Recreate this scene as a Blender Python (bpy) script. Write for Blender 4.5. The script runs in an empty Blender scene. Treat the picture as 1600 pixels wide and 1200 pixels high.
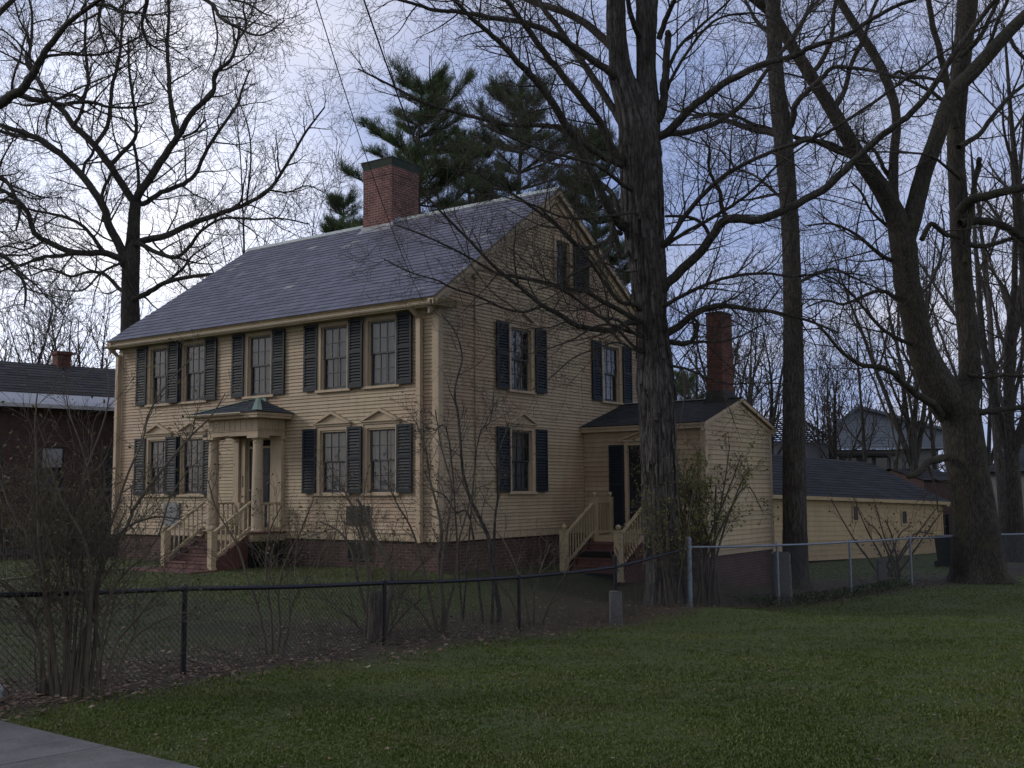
import bpy, math, random
import numpy as np
from math import sin, cos, pi, radians, sqrt
random.seed(7); rng = np.random.default_rng(7)
scene = bpy.context.scene
COL = scene.collection

# ------------------------------------------------------------------ camera model (fitted to the photograph)
F = 1709.5; PITCH = .0978; ROLL = .008; CAMZ = 1.65
cp, sp = cos(PITCH), sin(PITCH); cr, sr = cos(ROLL), sin(ROLL)
def W(px, py, depth):
    h = (px-800)/F; v = (600-py)/F
    h, v = cr*h+sr*v, -sr*h+cr*v
    d = np.array([h, cp-v*sp, sp+v*cp]); d = d*(depth/d[1])
    return np.array([d[0], d[1], d[2]+CAMZ])

# ------------------------------------------------------------------ terrain height
TP = [(0,0,0),(-6,1,0),(6,1,0),(-6,6,0),(0,7,0),(7,8,-.05),(-3.23,10.9,-.12),(-1.57,13.6,-.21),(.11,16.2,-.38),(1.73,18.8,-.54),
 (3.39,21.4,-.60),(5.72,23.8,-.82),(7.97,26.1,-.86),(12.5,30.8,-.94),(18,36,-1.0),(14,18,-.55),(8,14,-.3),(20,24,-.75),(-1.5,21.9,0.0),(-5,24.6,.02),
 (-10.4,28.4,0),(-6,20,-.02),(-9,18,0),(1.2,24.4,-.18),(2.9,22.3,-.68),(4.4,24.7,-.5),(6.7,28,-.75),(0,32,-.2),(-7,36,-.3),(-8,13,-.05),(-14,20,0),
 (-16,32,-.3),(-22,42,-.75),(-12,44,-.75),(0,45,-.9),(10.6,38,-1.0),(16,44,-1.05),(25,45,-1.1),(0,70,-1.4),(40,60,-1.4),(-40,60,-1.3),(-40,10,-.1),(40,10,-.5),
 (0,-40,0),(200,200,-1.6),(-200,200,-1.6),(0,300,-1.6),(300,0,-1.4),(-300,0,-1.2),(0,-200,-.5),(7.0,27.0,-.88),(5,21,-.66),(9,24.5,-.8)]
_P = np.array(TP, float)
def _phi(r): return np.sqrt(r*r+2.25)
_n = len(_P)
_A = np.zeros((_n+1, _n+1)); _A[:_n,:_n] = _phi(np.linalg.norm(_P[:,None,:2]-_P[None,:,:2], axis=2)); _A[:_n,_n] = 1; _A[_n,:_n] = 1
_w = np.linalg.solve(_A, np.append(_P[:,2], 0))
def H(x, y):
    x = np.asarray(x, float); y = np.asarray(y, float); sh = x.shape
    x = x.ravel(); y = y.ravel(); o = np.empty(len(x))
    for i in range(0, len(x), 20000):
        r = np.hypot(x[i:i+20000,None]-_P[None,:,0], y[i:i+20000,None]-_P[None,:,1])
        o[i:i+20000] = _phi(r)@_w[:_n]+_w[_n]
    o = o.reshape(sh)
    return float(o) if o.ndim == 0 else o
def G(px, depth, dz=0.0):
    x = (px-800)/F*depth; return np.array([x, depth, H(x, depth)+dz])

# value noise in numpy
_perm = rng.permutation(256)
_val = rng.random(256)*2-1
def vnoise(p):
    i = np.floor(p).astype(int); f = p-i; f = f*f*(3-2*f)
    def h(a,b,c): return _val[_perm[(_perm[(_perm[a&255]+b)&255]+c)&255]]
    x,y,z = i[...,0],i[...,1],i[...,2]; fx,fy,fz = f[...,0],f[...,1],f[...,2]
    def l(a,b,t): return a+(b-a)*t
    return l(l(l(h(x,y,z),h(x+1,y,z),fx), l(h(x,y+1,z),h(x+1,y+1,z),fx), fy),
             l(l(h(x,y,z+1),h(x+1,y,z+1),fx), l(h(x,y+1,z+1),h(x+1,y+1,z+1),fx), fy), fz)

# ------------------------------------------------------------------ mesh helpers
def tag(o, label=None, cat=None, group=None, kind=None):
    if label: o['label'] = label
    if cat: o['category'] = cat
    if group: o['group'] = group
    if kind: o['kind'] = kind
    return o
def empty(name, loc=(0,0,0), rz=0, label=None, cat=None, group=None):
    o = bpy.data.objects.new(name, None); COL.objects.link(o)
    o.location = loc; o.rotation_euler = (0,0,rz); o.empty_display_size = .3
    return tag(o, label, cat, group)
def mesh_np(name, V, polys_flat, sizes, mats, parent=None, smooth=False, loc=(0,0,0)):
    me = bpy.data.meshes.new(name)
    me.vertices.add(len(V)); me.vertices.foreach_set('co', np.asarray(V, np.float32).ravel())
    me.loops.add(len(polys_flat)); me.loops.foreach_set('vertex_index', np.asarray(polys_flat, np.int32))
    sizes = np.asarray(sizes, np.int32); st = np.zeros(len(sizes), np.int32); st[1:] = np.cumsum(sizes)[:-1]
    me.polygons.add(len(sizes)); me.polygons.foreach_set('loop_start', st)
    try: me.polygons.foreach_set('loop_total', sizes)
    except Exception: pass
    if smooth: me.polygons.foreach_set('use_smooth', np.ones(len(sizes), bool))
    me.update(calc_edges=True)
    for m in (mats if isinstance(mats,(list,tuple)) else [mats]): me.materials.append(m)
    o = bpy.data.objects.new(name, me); COL.objects.link(o); o.location = loc
    if parent: o.parent = parent
    return o
class MB:
    def __init__(s): s.v = []; s.f = []
    def quad(s, a, b, c, d):
        n = len(s.v); s.v += [tuple(a),tuple(b),tuple(c),tuple(d)]; s.f.append((n,n+1,n+2,n+3))
    def tri(s, a, b, c):
        n = len(s.v); s.v += [tuple(a),tuple(b),tuple(c)]; s.f.append((n,n+1,n+2))
    def poly(s, pts):
        n = len(s.v); s.v += [tuple(p) for p in pts]; s.f.append(tuple(range(n, n+len(pts))))
    def hexa(s, p):   # 8 corners: bottom 4 ccw, top 4 ccw
        n = len(s.v); s.v += [tuple(q) for q in p]
        s.f += [(n+3,n+2,n+1,n),(n+4,n+5,n+6,n+7),(n,n+1,n+5,n+4),(n+1,n+2,n+6,n+5),(n+2,n+3,n+7,n+6),(n+3,n,n+4,n+7)]
    def box(s, x0, x1, y0, y1, z0, z1):
        s.hexa([(x0,y0,z0),(x1,y0,z0),(x1,y1,z0),(x0,y1,z0),(x0,y0,z1),(x1,y0,z1),(x1,y1,z1),(x0,y1,z1)])
    def beam(s, a, b, w, h, up=(0,0,1)):   # rectangular bar from a to b
        a = np.array(a,float); b = np.array(b,float); t = b-a; t /= np.linalg.norm(t)
        up = np.array(up,float); sd = np.cross(t, up); sd /= np.linalg.norm(sd); u = np.cross(sd, t)
        sd *= w/2; u *= h/2
        s.hexa([a-sd-u,a+sd-u,b+sd-u,b-sd-u,a-sd+u,a+sd+u,b+sd+u,b-sd+u])
    def lathe(s, cx, cy, prof, n=24):
        k = len(s.v)
        for r, z in prof:
            for i in range(n):
                a = 2*pi*i/n; s.v.append((cx+r*cos(a), cy+r*sin(a), z))
        for j in range(len(prof)-1):
            for i in range(n):
                i2 = (i+1)%n; s.f.append((k+j*n+i, k+j*n+i2, k+(j+1)*n+i2, k+(j+1)*n+i))
        s.f.append(tuple(k+i for i in range(n))[::-1]); s.f.append(tuple(k+(len(prof)-1)*n+i for i in range(n)))
    def tube(s, pts, r, n=8):
        pts = [np.array(p,float) for p in pts]; k = len(s.v)
        for i, p in enumerate(pts):
            t = pts[min(i+1,len(pts)-1)]-pts[max(i-1,0)]; t /= np.linalg.norm(t)
            ref = np.array([0,0,1.]) if abs(t[2])<.9 else np.array([1.,0,0])
            a = np.cross(t,ref); a /= np.linalg.norm(a); b = np.cross(t,a)
            rr = r[i] if isinstance(r,(list,tuple)) else r
            for j in range(n):
                q = p+rr*(cos(2*pi*j/n)*a+sin(2*pi*j/n)*b); s.v.append(tuple(q))
        for i in range(len(pts)-1):
            for j in range(n):
                j2 = (j+1)%n; s.f.append((k+i*n+j,k+i*n+j2,k+(i+1)*n+j2,k+(i+1)*n+j))
        s.f.append(tuple(k+j for j in range(n))[::-1]); s.f.append(tuple(k+(len(pts)-1)*n+j for j in range(n)))
    def build(s, name, mat, parent=None, loc=(0,0,0), smooth=False, bevel=0):
        me = bpy.data.meshes.new(name); me.from_pydata(s.v, [], s.f); me.materials.append(mat); me.update()
        if smooth: me.polygons.foreach_set('use_smooth', [True]*len(me.polygons))
        o = bpy.data.objects.new(name, me); COL.objects.link(o); o.location = loc
        if parent: o.parent = parent
        if bevel:
            m = o.modifiers.new('b','BEVEL'); m.width = bevel; m.segments = 1; m.limit_method = 'ANGLE'
        return o

# ------------------------------------------------------------------ materials
def newmat(name):
    m = bpy.data.materials.new(name); m.use_nodes = True; nt = m.node_tree; nt.nodes.clear()
    out = nt.nodes.new('ShaderNodeOutputMaterial'); b = nt.nodes.new('ShaderNodeBsdfPrincipled')
    nt.links.new(b.outputs[0], out.inputs[0]); return m, nt, b, out
def N(nt, t, **kw):
    n = nt.nodes.new(t)
    for k, v in kw.items():
        if k.startswith('_'): setattr(n, k[1:], v)
        else: n.inputs[k.replace('_',' ')].default_value = v
    return n
def coords(nt, scale=(1,1,1), kind='Object'):
    tc = nt.nodes.new('ShaderNodeTexCoord'); mp = nt.nodes.new('ShaderNodeMapping'); mp.inputs['Scale'].default_value = scale
    nt.links.new(tc.outputs[kind], mp.inputs[0]); return mp.outputs[0]
def noise(nt, vec, scale, detail=5, rough=.6):
    n = nt.nodes.new('ShaderNodeTexNoise'); n.inputs['Scale'].default_value = scale; n.inputs['Detail'].default_value = detail
    n.inputs['Roughness'].default_value = rough; nt.links.new(vec, n.inputs['Vector']); return n.outputs['Fac']
def ramp(nt, fac, stops):
    r = nt.nodes.new('ShaderNodeValToRGB'); e = r.color_ramp.elements
    while len(e) < len(stops): e.new(.5)
    for i,(p,c) in enumerate(stops): e[i].position = p; e[i].color = (*c,1) if len(c)==3 else c
    nt.links.new(fac, r.inputs[0]); return r.outputs[0]
def mix(nt, fac, a, b, mode='MIX'):
    m = nt.nodes.new('ShaderNodeMix'); m.data_type = 'RGBA'; m.blend_type = mode
    for s_, v in ((m.inputs[0],fac),(m.inputs[6],a),(m.inputs[7],b)):
        if isinstance(v,(int,float)): s_.default_value = v
        elif isinstance(v,tuple): s_.default_value = (*v,1) if len(v)==3 else v
        else: nt.links.new(v, s_)
    return m.outputs[2]
def bump(nt, b, h, strength=.3, dist=.02):
    n = nt.nodes.new('ShaderNodeBump'); n.inputs['Strength'].default_value = strength; n.inputs['Distance'].default_value = dist
    nt.links.new(h, n.inputs['Height']); nt.links.new(n.outputs[0], b.inputs['Normal'])
def island(nt):
    return nt.nodes.new('ShaderNodeNewGeometry').outputs['Random Per Island']
def sc(c, k): return tuple(min(1,x*k) for x in c)

def paint(name, c, rough=.6, var=.12, grime=.25, isl=0.0, bstr=.15):
    m, nt, b, _ = newmat(name); v = coords(nt)
    n1 = noise(nt, v, 1.3, 4); n2 = noise(nt, v, 35, 5)
    col = ramp(nt, n1, [(.3, sc(c,1-var)), (.7, sc(c,1+var))])
    gr = ramp(nt, noise(nt, coords(nt,(3,3,.6)), 2.2, 8, .7), [(.45,(1,1,1)),(.75,(1-grime,1-grime*1.05,1-grime*1.1))])
    col = mix(nt, 1.0, col, gr, 'MULTIPLY')
    col = mix(nt, 1.0, col, ramp(nt, n2, [(.3,(.93,.93,.93)),(.7,(1,1,1))]), 'MULTIPLY')
    if isl: col = mix(nt, 1.0, col, ramp(nt, island(nt), [(0,(1-isl,1-isl,1-isl)),(1,(1,1,1))]), 'MULTIPLY')
    nt.links.new(col, b.inputs['Base Color']); b.inputs['Roughness'].default_value = rough
    bump(nt, b, n2, bstr, .004); return m
def brick(name, c1, c2, mortar, bw=.21, bh=.068, moss=None):
    m, nt, b, _ = newmat(name)
    tc = nt.nodes.new('ShaderNodeTexCoord'); sx = nt.nodes.new('ShaderNodeSeparateXYZ'); nt.links.new(tc.outputs['Object'], sx.inputs[0])
    ad = N(nt,'ShaderNodeMath',_operation='ADD'); nt.links.new(sx.outputs[0], ad.inputs[0]); nt.links.new(sx.outputs[1], ad.inputs[1])
    cb = nt.nodes.new('ShaderNodeCombineXYZ'); nt.links.new(ad.outputs[0], cb.inputs[0]); nt.links.new(sx.outputs[2], cb.inputs[1])
    br = nt.nodes.new('ShaderNodeTexBrick'); nt.links.new(cb.outputs[0], br.inputs['Vector'])
    br.inputs['Scale'].default_value = 1; br.inputs['Brick Width'].default_value = bw; br.inputs['Row Height'].default_value = bh
    br.inputs['Mortar Size'].default_value = .009; br.inputs['Mortar Smooth'].default_value = .3; br.inputs['Bias'].default_value = -.1
    br.inputs['Color1'].default_value = (*c1,1); br.inputs['Color2'].default_value = (*c2,1); br.inputs['Mortar'].default_value = (*mortar,1)
    n = noise(nt, coords(nt), 3, 7, .65)
    col = mix(nt, 1.0, br.outputs[0], ramp(nt, n, [(.3,(.6,.6,.62)),(.65,(1,1,1))]), 'MULTIPLY')
    col = mix(nt, 1.0, col, ramp(nt, noise(nt, coords(nt), 45, 4), [(.3,(.8,.8,.8)),(.7,(1.0,1,1))]), 'MULTIPLY')
    if moss: col = mix(nt, ramp(nt, noise(nt, coords(nt), 1.4, 6), [(.52,(0,0,0)),(.68,(1,1,1))]), col, moss)
    nt.links.new(col, b.inputs['Base Color']); b.inputs['Roughness'].default_value = .9
    inv = N(nt,'ShaderNodeMath',_operation='SUBTRACT'); inv.inputs[0].default_value = 1; nt.links.new(br.outputs['Fac'], inv.inputs[1])
    bump(nt, b, inv.outputs[0], .6, .01); return m
def simple(name, c, rough=.6, metal=0.0, var=.15, scale=12):
    m, nt, b, _ = newmat(name); n = noise(nt, coords(nt), scale, 5)
    nt.links.new(ramp(nt, n, [(.3,sc(c,1-var)),(.7,sc(c,1+var))]), b.inputs['Base Color'])
    b.inputs['Roughness'].default_value = rough; b.inputs['Metallic'].default_value = metal
    bump(nt, b, n, .15, .005); return m
def barkmat(name, c, c2, vs=(9,9,1.6), strength=.8, dist=.03, moss=None):
    m, nt, b, _ = newmat(name)
    n1 = noise(nt, coords(nt, vs), 1.6, 9, .72); n2 = noise(nt, coords(nt), 1.1, 4)
    vo = nt.nodes.new('ShaderNodeTexVoronoi'); vo.feature = 'DISTANCE_TO_EDGE'; vo.inputs['Scale'].default_value = 1.9
    dn = nt.nodes.new('ShaderNodeTexNoise'); dn.inputs['Scale'].default_value = 2.2; dn.inputs['Detail'].default_value = 5; cc_ = coords(nt,(vs[0]*.8,vs[1]*.8,vs[2]*.6)); nt.links.new(cc_, dn.inputs['Vector'])
    va = nt.nodes.new('ShaderNodeVectorMath'); va.operation = 'MULTIPLY_ADD'; nt.links.new(dn.outputs['Color'], va.inputs[0]); va.inputs[1].default_value = (1.1,1.1,1.1); nt.links.new(cc_, va.inputs[2])
    nt.links.new(va.outputs[0], vo.inputs['Vector'])
    col = ramp(nt, n1, [(.3,sc(c,.45)),(.55,c),(.75,c2)])
    col = mix(nt, .5, col, ramp(nt, n2, [(.3,sc(c,.7)),(.7,sc(c2,1.1))]), 'MIX')
    col = mix(nt, 1.0, col, ramp(nt, vo.outputs[0], [(.02,(.35,.33,.32)),(.12,(.8,.8,.8)),(.3,(1.1,1.1,1.1))]), 'MULTIPLY')
    if moss: col = mix(nt, ramp(nt, noise(nt, coords(nt), 1.8, 7), [(.55,(0,0,0)),(.72,(.7,.7,.7))]), col, moss)
    nt.links.new(col, b.inputs['Base Color']); b.inputs['Roughness'].default_value = .95
    ad = N(nt,'ShaderNodeMath',_operation='MULTIPLY_ADD'); nt.links.new(n1, ad.inputs[0]); ad.inputs[1].default_value = 1.0
    mn = N(nt,'ShaderNodeMath',_operation='MINIMUM'); nt.links.new(vo.outputs[0], mn.inputs[0]); mn.inputs[1].default_value = .25
    nt.links.new(mn.outputs[0], ad.inputs[2]); bump(nt, b, ad.outputs[0], strength, dist); return m
def leafmat(name, cols, rough=.7, trans=.15):
    m, nt, b, out = newmat(name)
    k = len(cols); col = ramp(nt, island(nt), [(i/(k-1), c) for i, c in enumerate(cols)])
    nt.links.new(col, b.inputs['Base Color']); b.inputs['Roughness'].default_value = rough
    if trans:
        t = nt.nodes.new('ShaderNodeBsdfTranslucent'); nt.links.new(col, t.inputs[0])
        mx = nt.nodes.new('ShaderNodeMixShader'); mx.inputs[0].default_value = trans
        nt.links.new(b.outputs[0], mx.inputs[1]); nt.links.new(t.outputs[0], mx.inputs[2]); nt.links.new(mx.outputs[0], out.inputs[0])
    return m

M = {}
def grassmat(name, cols, rough=.7, trans=.2):
    m = leafmat(name, cols, rough, trans); nt = m.node_tree; b = [n for n in nt.nodes if n.type == 'BSDF_PRINCIPLED'][0]; tr = [n for n in nt.nodes if n.type == 'BSDF_TRANSLUCENT'][0]
    src = b.inputs['Base Color'].links[0].from_socket
    f = ramp(nt, noise(nt, coords(nt), .9, 6, .65), [(.50,(0,0,0)),(.74,(.7,.7,.7))])
    f2 = ramp(nt, noise(nt, coords(nt), .35, 3, .5), [(.35,(.72,.80,.72)),(.65,(1.12,1.08,1.0))])
    c = mix(nt, f, src, (.135,.125,.05)); c = mix(nt, 1.0, c, f2, 'MULTIPLY')
    nt.links.new(c, b.inputs['Base Color']); nt.links.new(c, tr.inputs[0]); return m
SID = (.50,.405,.295); TRIM = (.485,.39,.285)
def sidingmat(name, c, spots=True):
    m, nt, b, _ = newmat(name)
    n1 = noise(nt, coords(nt,(.45,.45,.5)), 1.0, 3); n2 = noise(nt, coords(nt,(6,6,40)), 3, 5)
    pink = (c[0]*.95, c[1]*.84, c[2]*.84); yel = (c[0]*1.0, c[1]*1.03, c[2]*.98)
    col = ramp(nt, n1, [(.36,pink),(.5,c),(.64,yel)])
    col = mix(nt, 1.0, col, ramp(nt, island(nt), [(0,(.80,.79,.78)),(1,(1,1,1))]), 'MULTIPLY')
    st = noise(nt, coords(nt,(2.2,2.2,.5)), 2.5, 8, .72)
    col = mix(nt, 1.0, col, ramp(nt, st, [(.46,(1,1,1)),(.72,(.76,.75,.74))]), 'MULTIPLY')
    col = mix(nt, 1.0, col, ramp(nt, n2, [(.35,(.9,.9,.9)),(.65,(1,1,1))]), 'MULTIPLY')
    nt.links.new(col, b.inputs['Base Color']); b.inputs['Roughness'].default_value = .65
    bump(nt, b, n2, .25, .003); return m
M['siding'] = sidingmat('siding_paint', SID)
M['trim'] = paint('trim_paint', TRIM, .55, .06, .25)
M['trim_shade'] = paint('shaded_trim_paint', (.33,.27,.17), .6, .08, .3)  # trim tan with the shade under the eaves put into its colour
M['shutter'] = paint('shutter_paint', (.013,.021,.034), .55, .2, .25, bstr=.1)
for nd_ in M['shutter'].node_tree.nodes:
    if nd_.type == 'BSDF_PRINCIPLED': nd_.inputs['Specular IOR Level'].default_value = .35
M['sash'] = paint('sash_paint', (.03,.035,.048), .45, .15, .2)
M['gutter'] = paint('gutter_paint', (.50,.43,.34), .35, .06, .2)
M['downspout'] = paint('downspout_paint', (.50,.39,.29), .45, .06, .2)
M['doorpaint'] = paint('door_paint', (.012,.016,.034), .3, .15, .1)
M['steps'] = paint('step_paint', (.135,.06,.058), .6, .2, .45)
M['rail'] = paint('rail_paint', (.46,.38,.26), .5, .08, .3)
M['found'] = brick('foundation_brick', (.125,.064,.062),(.08,.046,.048),(.16,.135,.13))
M['chim'] = brick('chimney_brick', (.23,.083,.08),(.145,.058,.058),(.36,.28,.27), moss=None)
M['chim2'] = brick('wing_chimney_brick', (.20,.066,.056),(.13,.046,.042),(.17,.11,.10))
M['oldbrick'] = brick('building_brick', (.105,.056,.054),(.072,.042,.044),(.10,.08,.075))
M['copper'] = simple('green_copper', (.21,.29,.27), .6, 0, .25, 6)
M['capmetal'] = simple('cap_metal', (.025,.042,.036), .5, .2, .3, 8)
M['lead'] = simple('lead_flashing', (.27,.29,.33), .5, .2, .3, 15)
M['ridge'] = simple('ridge_metal', (.42,.47,.47), .5, .1, .2, 9)
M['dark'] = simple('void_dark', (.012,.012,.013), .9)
M['grille'] = simple('grille_grey', (.06,.062,.062), .6, .2, .3, 30)
M['meter'] = simple('panel_grey', (.20,.21,.23), .5, .1, .15, 8)
M['black'] = simple('black_fence_paint', (.012,.014,.022), .4, .3, .4, 20)
M['wireblack'] = simple('black_wire', (.02,.022,.028), .5, .3, .4, 20)
M['galv'] = simple('galvanised_steel', (.20,.24,.31), .45, .35, .2, 14)
M['wiregalv'] = simple('galvanised_wire', (.09,.10,.125), .5, .4, .2, 14)
M['cable'] = simple('cable_black', (.01,.01,.012), .6)
M['stone'] = simple('granite', (.105,.105,.115), .85, 0, .3, 18)
M['rock'] = simple('pale_rock', (.42,.44,.50), .85, 0, .25, 9)
M['wood'] = barkmat('weathered_wood', (.12,.11,.10),(.19,.17,.15),(10,10,1.2), .6, .015)
M['concrete'] = None
M['plastic'] = simple('bin_plastic', (.012,.015,.016), .45, 0, .2, 8)

def slatemat(name, c, lo=.7, pale=True):
    m, nt, b, _ = newmat(name); r = island(nt)
    col = ramp(nt, r, [(0,sc(c,lo)),(.5,c),(.985,sc(c,1.2)),(.996,(.28,.29,.30) if pale else sc(c,1.3))])
    n = noise(nt, coords(nt,(1,2,2)), 4, 8, .7)
    col = mix(nt, 1.0, col, ramp(nt, n, [(.3,(.85,.85,.87)),(.7,(1.08,1.08,1.08))]), 'MULTIPLY')
    nt.links.new(col, b.inputs['Base Color']); b.inputs['Roughness'].default_value = .6 if pale else .9; b.inputs['Specular IOR Level'].default_value = .5 if pale else .15
    bump(nt, b, n, .3, .01); return m
M['slate'] = slatemat('purple_slate', (.118,.124,.172), .78)
M['shingle'] = slatemat('dark_shingle', (.036,.039,.046), .75, False)
M['porchslate'] = slatemat('porch_slate', (.06,.075,.095), .75, False)
M['brownroof'] = slatemat('grey_roof', (.065,.065,.072), .75, False)

def glassmat():
    m, nt, b, out = newmat('window_glass'); nt.nodes.remove(b)
    tr = nt.nodes.new('ShaderNodeBsdfTransparent'); tr.inputs[0].default_value = (.80,.83,.86,1)
    gl = nt.nodes.new('ShaderNodeBsdfGlossy'); gl.inputs['Roughness'].default_value = .03; gl.inputs[0].default_value = (.95,.97,1,1)
    bp = nt.nodes.new('ShaderNodeBump'); bp.inputs['Strength'].default_value = .3; bp.inputs['Distance'].default_value = .02
    nt.links.new(noise(nt, coords(nt), 4.5, 2), bp.inputs['Height']); nt.links.new(bp.outputs[0], gl.inputs['Normal'])
    fr = nt.nodes.new('ShaderNodeFresnel'); fr.inputs[0].default_value = 1.75
    mx = nt.nodes.new('ShaderNodeMixShader'); nt.links.new(fr.outputs[0], mx.inputs[0]); nt.links.new(tr.outputs[0], mx.inputs[1]); nt.links.new(gl.outputs[0], mx.inputs[2])
    nt.links.new(mx.outputs[0], out.inputs[0]); return m
M['glass'] = glassmat()
M['curtain'] = leafmat('curtain_cloth', [(.68,.67,.69),(.68,.67,.69)], .9, .3)

M['bark_shag'] = barkmat('shaggy_bark', (.082,.077,.077),(.175,.172,.185),(8,8,1.9), 1.0, .035)
M['bark_grey'] = barkmat('grey_bark', (.058,.054,.052),(.108,.103,.10),(12,12,2.2), .8, .025)
M['bark_big'] = barkmat('ridged_bark', (.054,.050,.046),(.098,.092,.085),(14,14,3.0), 1.0, .03, moss=(.075,.08,.03))
M['bark_far'] = barkmat('far_bark', (.056,.054,.054),(.085,.082,.08),(8,8,2), .5, .02)
M['twig'] = simple('twig_bark', (.055,.047,.042), .9, 0, .2, 5)
M['twig_far'] = simple('far_twig_bark', (.062,.055,.052), .9, 0, .2, 5)
M['stem'] = simple('shrub_stem', (.085,.072,.058), .85, 0, .3, 8)
M['needle'] = leafmat('pine_needles', [(.045,.085,.03),(.07,.12,.042),(.09,.14,.055),(.11,.155,.065)], .6, .1)
M['bud'] = leafmat('bud_leaves', [(.05,.05,.02),(.08,.075,.03),(.12,.12,.045),(.10,.075,.04)], .7, .2)
M['bud_green'] = leafmat('young_leaves', [(.10,.12,.025),(.13,.16,.035),(.17,.19,.045),(.12,.11,.04)], .7, .25)
M['bud_dark'] = leafmat('dark_buds', [(.05,.035,.028),(.08,.05,.035),(.11,.07,.045)], .7, .1)
M['grass'] = grassmat('grass_blades', [(.066,.104,.016),(.074,.113,.018),(.082,.120,.020),(.092,.126,.025),(.13,.14,.05)], .6, .2)
M['litter'] = leafmat('fallen_leaves', [(.05,.035,.026),(.12,.08,.055),(.18,.12,.085),(.22,.17,.13),(.11,.055,.04),(.32,.27,.22)], .85, .1)
M['weeds'] = leafmat('ivy_weeds', [(.02,.04,.015),(.035,.06,.02),(.05,.075,.03)], .6, .1)

# ------------------------------------------------------------------ ground
FENCE_A = np.array([-5.9,6.3]); FENCE_B = np.array([3.39,21.4]); FENCE_C = np.array([12.5,30.8]); FENCE_D = np.array([20.2,38.8])
def segdist(x, y, a, b):
    d = b-a; t = np.clip(((x-a[0])*d[0]+(y-a[1])*d[1])/(d@d), 0, 1)
    return np.hypot(x-a[0]-t*d[0], y-a[1]-t*d[1])
def sidefence(x, y):  # >0 on the house side
    d = FENCE_B-FENCE_A; s1 = (d[0]*(y-FENCE_A[1])-d[1]*(x-FENCE_A[0]))/np.linalg.norm(d)
    d2 = FENCE_D-FENCE_B; s2 = (d2[0]*(y-FENCE_B[1])-d2[1]*(x-FENCE_B[0]))/np.linalg.norm(d2)
    return np.where(y < 21.4, s1, s2)
def fencedist(x, y):
    return np.minimum(np.minimum(segdist(x,y,FENCE_A,FENCE_B), segdist(x,y,FENCE_B,FENCE_C)), segdist(x,y,FENCE_C,FENCE_D))
HOUSE_O = np.array([-1.513, 22.3231]); YAW = -.6188; cy, sy = cos(YAW), sin(YAW)
def h2w(x, y): return np.array([HOUSE_O[0]+cy*x-sy*y, HOUSE_O[1]+sy*x+cy*y])
def w2h(x, y):
    dx, dy = x-HOUSE_O[0], y-HOUSE_O[1]; return cy*dx+sy*dy, -sy*dx+cy*dy
def litteramt(x, y):
    d = fencedist(x, y); s = sidefence(x, y); n = vnoise(np.stack([np.asarray(x)*.8, np.asarray(y)*.8, np.zeros_like(np.asarray(x,float))], -1))
    band = np.where(s < 0, 1.15-d/(.75+.3*n)*1.0, 1.25-d/(2.2+1.2*n))
    tr = 0
    for tx, ty, r in ((2.93,21.7,2.2),(7.3,27.9,2.2),(-4.5,9.6,1.5)):
        tr = np.maximum(tr, 1.2-np.hypot(x-tx, y-ty)/r)
    return np.clip(np.maximum(band, tr*(s>-.5)), 0, 1)
def gridaxis(lo, hi, step, far, k=1.25):
    a = list(np.arange(lo, hi+1e-6, step)); s = step
    while a[-1] < far: s *= k; a.append(a[-1]+s)
    s = step
    while a[0] > -far: s *= k; a.insert(0, a[0]-s)
    return np.array(a)
gx = gridaxis(-14, 22, .22, 900); gy = gridaxis(-1, 46, .22, 900)
X, Y = np.meshgrid(gx, gy); Z = H(X, Y)
Z = Z + .018*vnoise(np.stack([X*1.3, Y*1.3, X*0], -1))*(fencedist(X,Y) < 60) + .01*vnoise(np.stack([X*4, Y*4, X*0+5], -1))
nx, ny = len(gx), len(gy)
idx = np.arange(nx*ny).reshape(ny, nx)
q = np.stack([idx[:-1,:-1], idx[:-1,1:], idx[1:,1:], idx[1:,:-1]], -1).reshape(-1)
m, nt, b, _ = newmat('lawn_soil')
v = coords(nt); at = nt.nodes.new('ShaderNodeAttribute'); at.attribute_name = 'litter'
at2 = nt.nodes.new('ShaderNodeAttribute'); at2.attribute_name = 'yard'
n1 = noise(nt, v, .55, 5); n2 = noise(nt, v, 22, 8, .75); n3 = noise(nt, v, 3.0, 6, .7); n4 = noise(nt, v, 70, 3)
g = ramp(nt, n1, [(.3,(.048,.078,.015)),(.5,(.064,.094,.020)),(.7,(.084,.100,.030))])
g = mix(nt, ramp(nt, n3, [(.5,(0,0,0)),(.75,(.8,.8,.8))]), g, (.10,.085,.045))
g = mix(nt, 1.0, g, ramp(nt, n2, [(.3,(.75,.75,.75)),(.7,(1.15,1.15,1.1))]), 'MULTIPLY')
yd = mix(nt, ramp(nt, n3, [(.4,(0,0,0)),(.62,(1,1,1))]), (.040,.062,.018), (.075,.062,.045))
yd = mix(nt, 1.0, yd, ramp(nt, n2, [(.3,(.4,.4,.4)),(.7,(1.3,1.25,1.2))]), 'MULTIPLY')
g = mix(nt, at2.outputs['Fac'], g, yd)
d = ramp(nt, n2, [(.3,(.022,.016,.012)),(.5,(.06,.045,.034)),(.68,(.13,.095,.07))])
g = mix(nt, at.outputs['Fac'], g, d)
nt.links.new(g, b.inputs['Base Color']); b.inputs['Roughness'].default_value = .95
ad = N(nt,'ShaderNodeMath',_operation='ADD'); nt.links.new(n2, ad.inputs[0]); nt.links.new(n4, ad.inputs[1])
bump(nt, b, ad.outputs[0], .9, .04); M['ground'] = m
go = mesh_np('ground', np.stack([X.ravel(),Y.ravel(),Z.ravel()],-1), q, np.full((nx-1)*(ny-1),4), M['ground'], smooth=True)
tag(go, kind='structure')
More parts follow.
